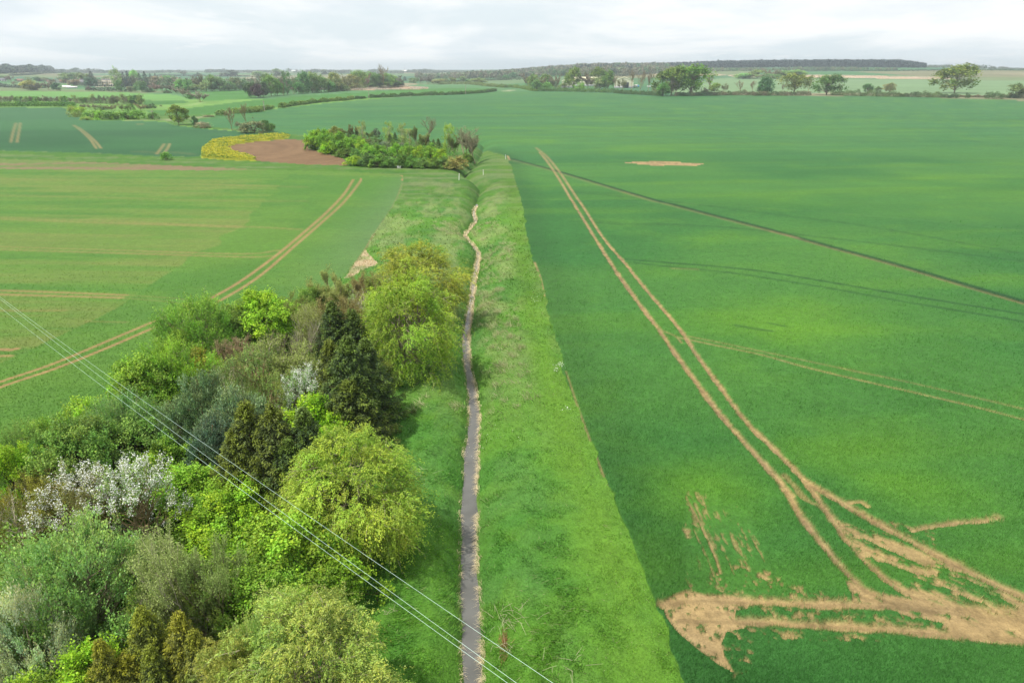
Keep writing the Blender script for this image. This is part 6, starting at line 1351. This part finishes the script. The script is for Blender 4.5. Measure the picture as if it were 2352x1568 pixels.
# dry reeds hanging over the water
def reed(side, ys, dens, label, seed, L0=.55):
    rg = np.random.default_rng(seed); n = len(ys); w_ = fbm(ys / .7, ys * 0 + side, seed, 3); k = w_ * 1.1 - .1 + .35 * rg.uniform(-1, 1, n) > 1 - dens; ys = ys[k]; n = len(ys)
    x = stream_x(ys) + side * (stream_halfw(ys) + rg.uniform(-.02, .24, n)); z0 = hz(x, ys)
    a = np.where(side > 0, math.pi, 0) + rg.normal(size=n) * .75; L_ = L0 * rg.uniform(.5, 1.4, n) * (1 + .6 * sm(50, 90, ys)); up = rg.uniform(.15, .6, n)
    p0 = np.stack([x, ys, z0], -1); p1 = p0 + np.stack([np.cos(a) * .35, np.sin(a) * .35, up], -1) * L_[:, None] * .6; p2 = p1 + np.stack([np.cos(a) * .75, np.sin(a) * .75, -up * .75], -1) * L_[:, None] * .6
    sdir = np.stack([-np.sin(a), np.cos(a), a * 0], -1) * (np.maximum(.006, ys * .00022) * 1.)[:, None]
    V = np.stack([p0 - sdir, p0 + sdir, p1 + sdir * .8, p1 - sdir * .8, p2], 1).reshape(-1, 3); b = np.arange(n)[:, None] * 5
    Fq = b + np.array([0, 1, 2, 3]); Ft = b + np.array([3, 2, 4]); C = np.repeat(np.array([.72, .60, .38]) * rg.uniform(.65, 1.35, (n, 1)), 5, 0)
    o = link('dry_reeds', new_mesh('dry_reeds', V, [Fq, Ft], C, [M_BLADE])); o.color = (1, 1, 1, 1); tag(o, label, 'reeds', None, 'stuff')
rg = np.random.default_rng(71)
reed(1, 18 + 125 * rg.uniform(0, 1, 14000) ** 1.5, .46, 'straw coloured dry reeds drooping from the right bank of the ditch', 3)
reed(-1, 18 + 125 * rg.uniform(0, 1, 6000) ** 1.5, .32, 'sparser straw coloured reeds along the left bank of the ditch', 4, .42)
# tall straw tussocks up the banks
ty = rg.uniform(48, 120, 420); side = rg.choice([-1, 1], 420, p=[.35, .65]); tx = stream_x(ty) + side * (.8 + rg.uniform(0, 1, 420) ** 1.0 * 4.8)
kk = fbm(tx / 4, ty / 7, 66, 2) > .50; tx = tx[kk]; ty = ty[kk]; nb = 34
X = np.repeat(tx, nb) + rg.normal(size=len(tx) * nb) * .22; Y = np.repeat(ty, nb) + rg.normal(size=len(tx) * nb) * .30; n = len(X)
blades('dead_grass_tussocks', X, Y, hz(X, Y), rg.uniform(.22, .50, n), rg.uniform(.03, .06, n), np.array([.58, .58, .32]) * rg.uniform(.7, 1.2, (n, 1)), np.stack([X * 0 - .5 , X * 0 - .5], -1), 'bleached dead grass tussocks leaning on the upper ditch banks', 'grass', 15, bend=.5)
# white flower specks
def specks(name, px, py, rad, n, label, seed, hgt=.3, size=.07, colr=(.78, .78, .72), cat='flowers'):
    rg = np.random.default_rng(seed); x0, y0, z0 = unproj(px, py, True); X = x0 + rg.normal(size=n) * rad; Y = y0 + rg.normal(size=n) * rad * 1.2
    P = np.stack([X, Y, gz(X, Y) + hgt * rg.uniform(.6, 1.1, n)], -1); o = scatter_leaves(name, P, size, np.array(colr) * rg.uniform(.85, 1.1, (n, 1)), label, cat, 'white flower patches on the grass strip', 'stuff', seed, 1., .8, M_PETAL); return o
specks('white_flowers', 1287, 844, .34, 60, 'patch of white cow parsley on the wheat edge', 1); specks('white_flowers', 1276, 857, .22, 25, 'small white flower patch just below the cow parsley', 2)
specks('white_flowers', 1306, 945, .25, 18, 'scattered white flowers by the wheat edge lower down', 3); specks('white_flowers', 1140, 1010, 1.1, 34, 'sprinkled white flowers on the right bank', 4, .2, .05); specks('white_flowers', 1233, 690, .5, 20, 'few white flowers at the bend of the wheat edge', 5)
# fallen pale twigs on the grass
def twigs(px, py, rad, n, label, seed, L0=.8):
    rg = np.random.default_rng(seed); x0, y0, z0 = unproj(px, py, True); paths = []
    for q in range(n):
        X, Y = x0 + rg.normal() * rad, y0 + rg.normal() * rad * .8; a = rg.uniform(0, 6.283); L_ = L0 * rg.uniform(.4, 1.3); zz = float(gz(np.array([X]), np.array([Y]))[0]) + .22
        pts = np.array([[X, Y, zz], [X + math.cos(a) * L_ * .5, Y + math.sin(a) * L_ * .5, zz + .10 * rg.uniform(.2, 1)], [X + math.cos(a + .04) * L_, Y + math.sin(a + .04) * L_, zz + .05]]); paths.append((pts, np.array([.007, .006, .004]), np.array([.44, .41, .27]) * rg.uniform(.8, 1.2)))
    V, F, C = tubes(paths, 4); o = link('fallen_twigs', new_mesh('fallen_twigs', V, F, C, [M_BARK])); tag(o, label, 'twigs', 'fallen bleached twigs in the grass')
twigs(1180, 1432, .62, 34, 'tangle of bleached fallen twigs near the bottom right of the ditch', 1); twigs(1165, 1490, .35, 10, 'few pale twigs lying beside the rusty dead grass', 2, .6); twigs(1320, 1535, .5, 12, 'small bundle of pale twigs at the bottom edge', 3, .6); twigs(955, 1090, .55, 14, 'bleached broken branch left of the ditch beside the gold willow', 4)
twigs(900, 1415, .18, 8, 'small pile of pale dead stems on the left meadow', 5, .35)
x0, y0, _ = unproj(1157, 1480, True); X = x0 + rg.normal(size=260) * .09; Y = y0 + rg.normal(size=260) * .42
blades('rusty_dead_grass', X, Y, gz(X, Y), rg.uniform(.15, .35, 260), rg.uniform(.02, .04, 260), np.array([.46, .27, .13]) * rg.uniform(.7, 1.2, (260, 1)), np.zeros((260, 2)), 'rusty streak of dead grass right of the ditch', 'grass', 21)
# posts
def post(px, py, h, label, lean=.0, r=.05, colm=None):
    x0, y0, z0 = unproj(px, py, True); o = bpy.data.objects.new('marker_post', None); COL.objects.link(o); o.location = (x0, y0, z0)
    V, F, C = tubes([(np.array([[0, 0, -.2], [lean * h, 0, h * .98], [lean * h, 0, h]]), np.array([r, r, r * .3]), np.ones(3))], 8); link('post', new_mesh('post', V, F, None, [colm or M_WHITE], True), o)
    p = []; box(p, lean * h - r * .3 - .04, lean * h + .08, -r - .02, -r + .01, h * .72, h * .86); pm('marker_plate', p, M_STEEL, o); tag(o, label, 'post', 'white marker posts by the ditch')
post(1054, 414, 1.6, 'taller white marker post left of the ditch, leaning right', .08, .07); post(1110, 402, 1.3, 'shorter white marker post right of the ditch', 0, .06); post(1161, 366, 1.3, 'pale post at the corner where the wheat path starts', 0, .06)
post(1108 - 2, 490, .01, 'x') if False else None
for (px, py, lab) in [(1107.5, 484, 'small'),]: pass
def stump(px, py, label):
    x0, y0, z0 = unproj(px, py); o = bpy.data.objects.new('trough', None); COL.objects.link(o); o.location = (x0, y0, z0); p = []; box(p, -.5, .5, -.3, .3, 0, .55); pm('tank', p, M_WHITE, o); p = []; box(p, -.55, .55, -.35, .35, .56, .64); pm('lid', p, M_SHEET, o); tag(o, label, 'box')
stump(1107.5 + 0, 485, 'x') if False else stump(*cm(1168, 609), 'small white box on the grass strip below the copse')
# ---------------------------------------------------------------- power line wires
M_WIRE = plain('wire', (.62, .80, .72), .35, .3, .5, .03)
def wire(pts, zs, label):
    P = np.array([[*onplane(px, py, z), z] for (px, py), z in zip(pts, zs)])
    s = np.concatenate([[0], np.cumsum(np.hypot(*np.diff(P[:, :2], axis=0).T))]); 
    ln = np.polyfit(s, P[:, 0], 1), np.polyfit(s, P[:, 1], 1), np.polyfit(s, P[:, 2], 2)
    t = np.linspace(-14, s[-1] + 10, 120); Q = np.stack([np.polyval(q, t) for q in ln], -1)
    V, F, C = tubes([(Q, np.full(120, .0048), np.ones(3))], 6); o = link('power_line_wire', new_mesh('power_line_wire', V, F, None, [M_WIRE], True)); tag(o, label, 'wire', 'overhead power line wires')
wire([(0, 680), (574, 1102), (1263, 1552)], (8.8, 8.3, 8.4), 'upper right wire of the overhead line, well apart from the other two')
wire([(0, 684), (574, 1136), (1208, 1568)], (8.7, 8.2, 8.3), 'middle wire of the three, meeting the lower wire above the trees')
wire([(0, 705), (574, 1142), (1171, 1568)], (8.7, 8.2, 8.3), 'lowest left wire of the three overhead wires')
# ---------------------------------------------------------------- air
hm = bpy.data.materials.new('haze_air'); hm.use_nodes = True; nt = hm.node_tree; nt.nodes.clear(); out = nt.nodes.new('ShaderNodeOutputMaterial')
pv = nt.nodes.new('ShaderNodeVolumePrincipled'); pv.inputs['Color'].default_value = (.80, .90, .97, 1); pv.inputs['Density'].default_value = HAZE; pv.inputs['Anisotropy'].default_value = .2
nt.links.new(pv.outputs[0], out.inputs['Volume'])
p = []; box(p, -9800, 9800, -9800, 9800, -8, 80); V, Fs, C = join_parts(p)
ho = link('haze', new_mesh('haze', V, Fs, None, [hm])); tag(ho, 'thin pale air haze over the whole landscape', None, None, 'stuff')
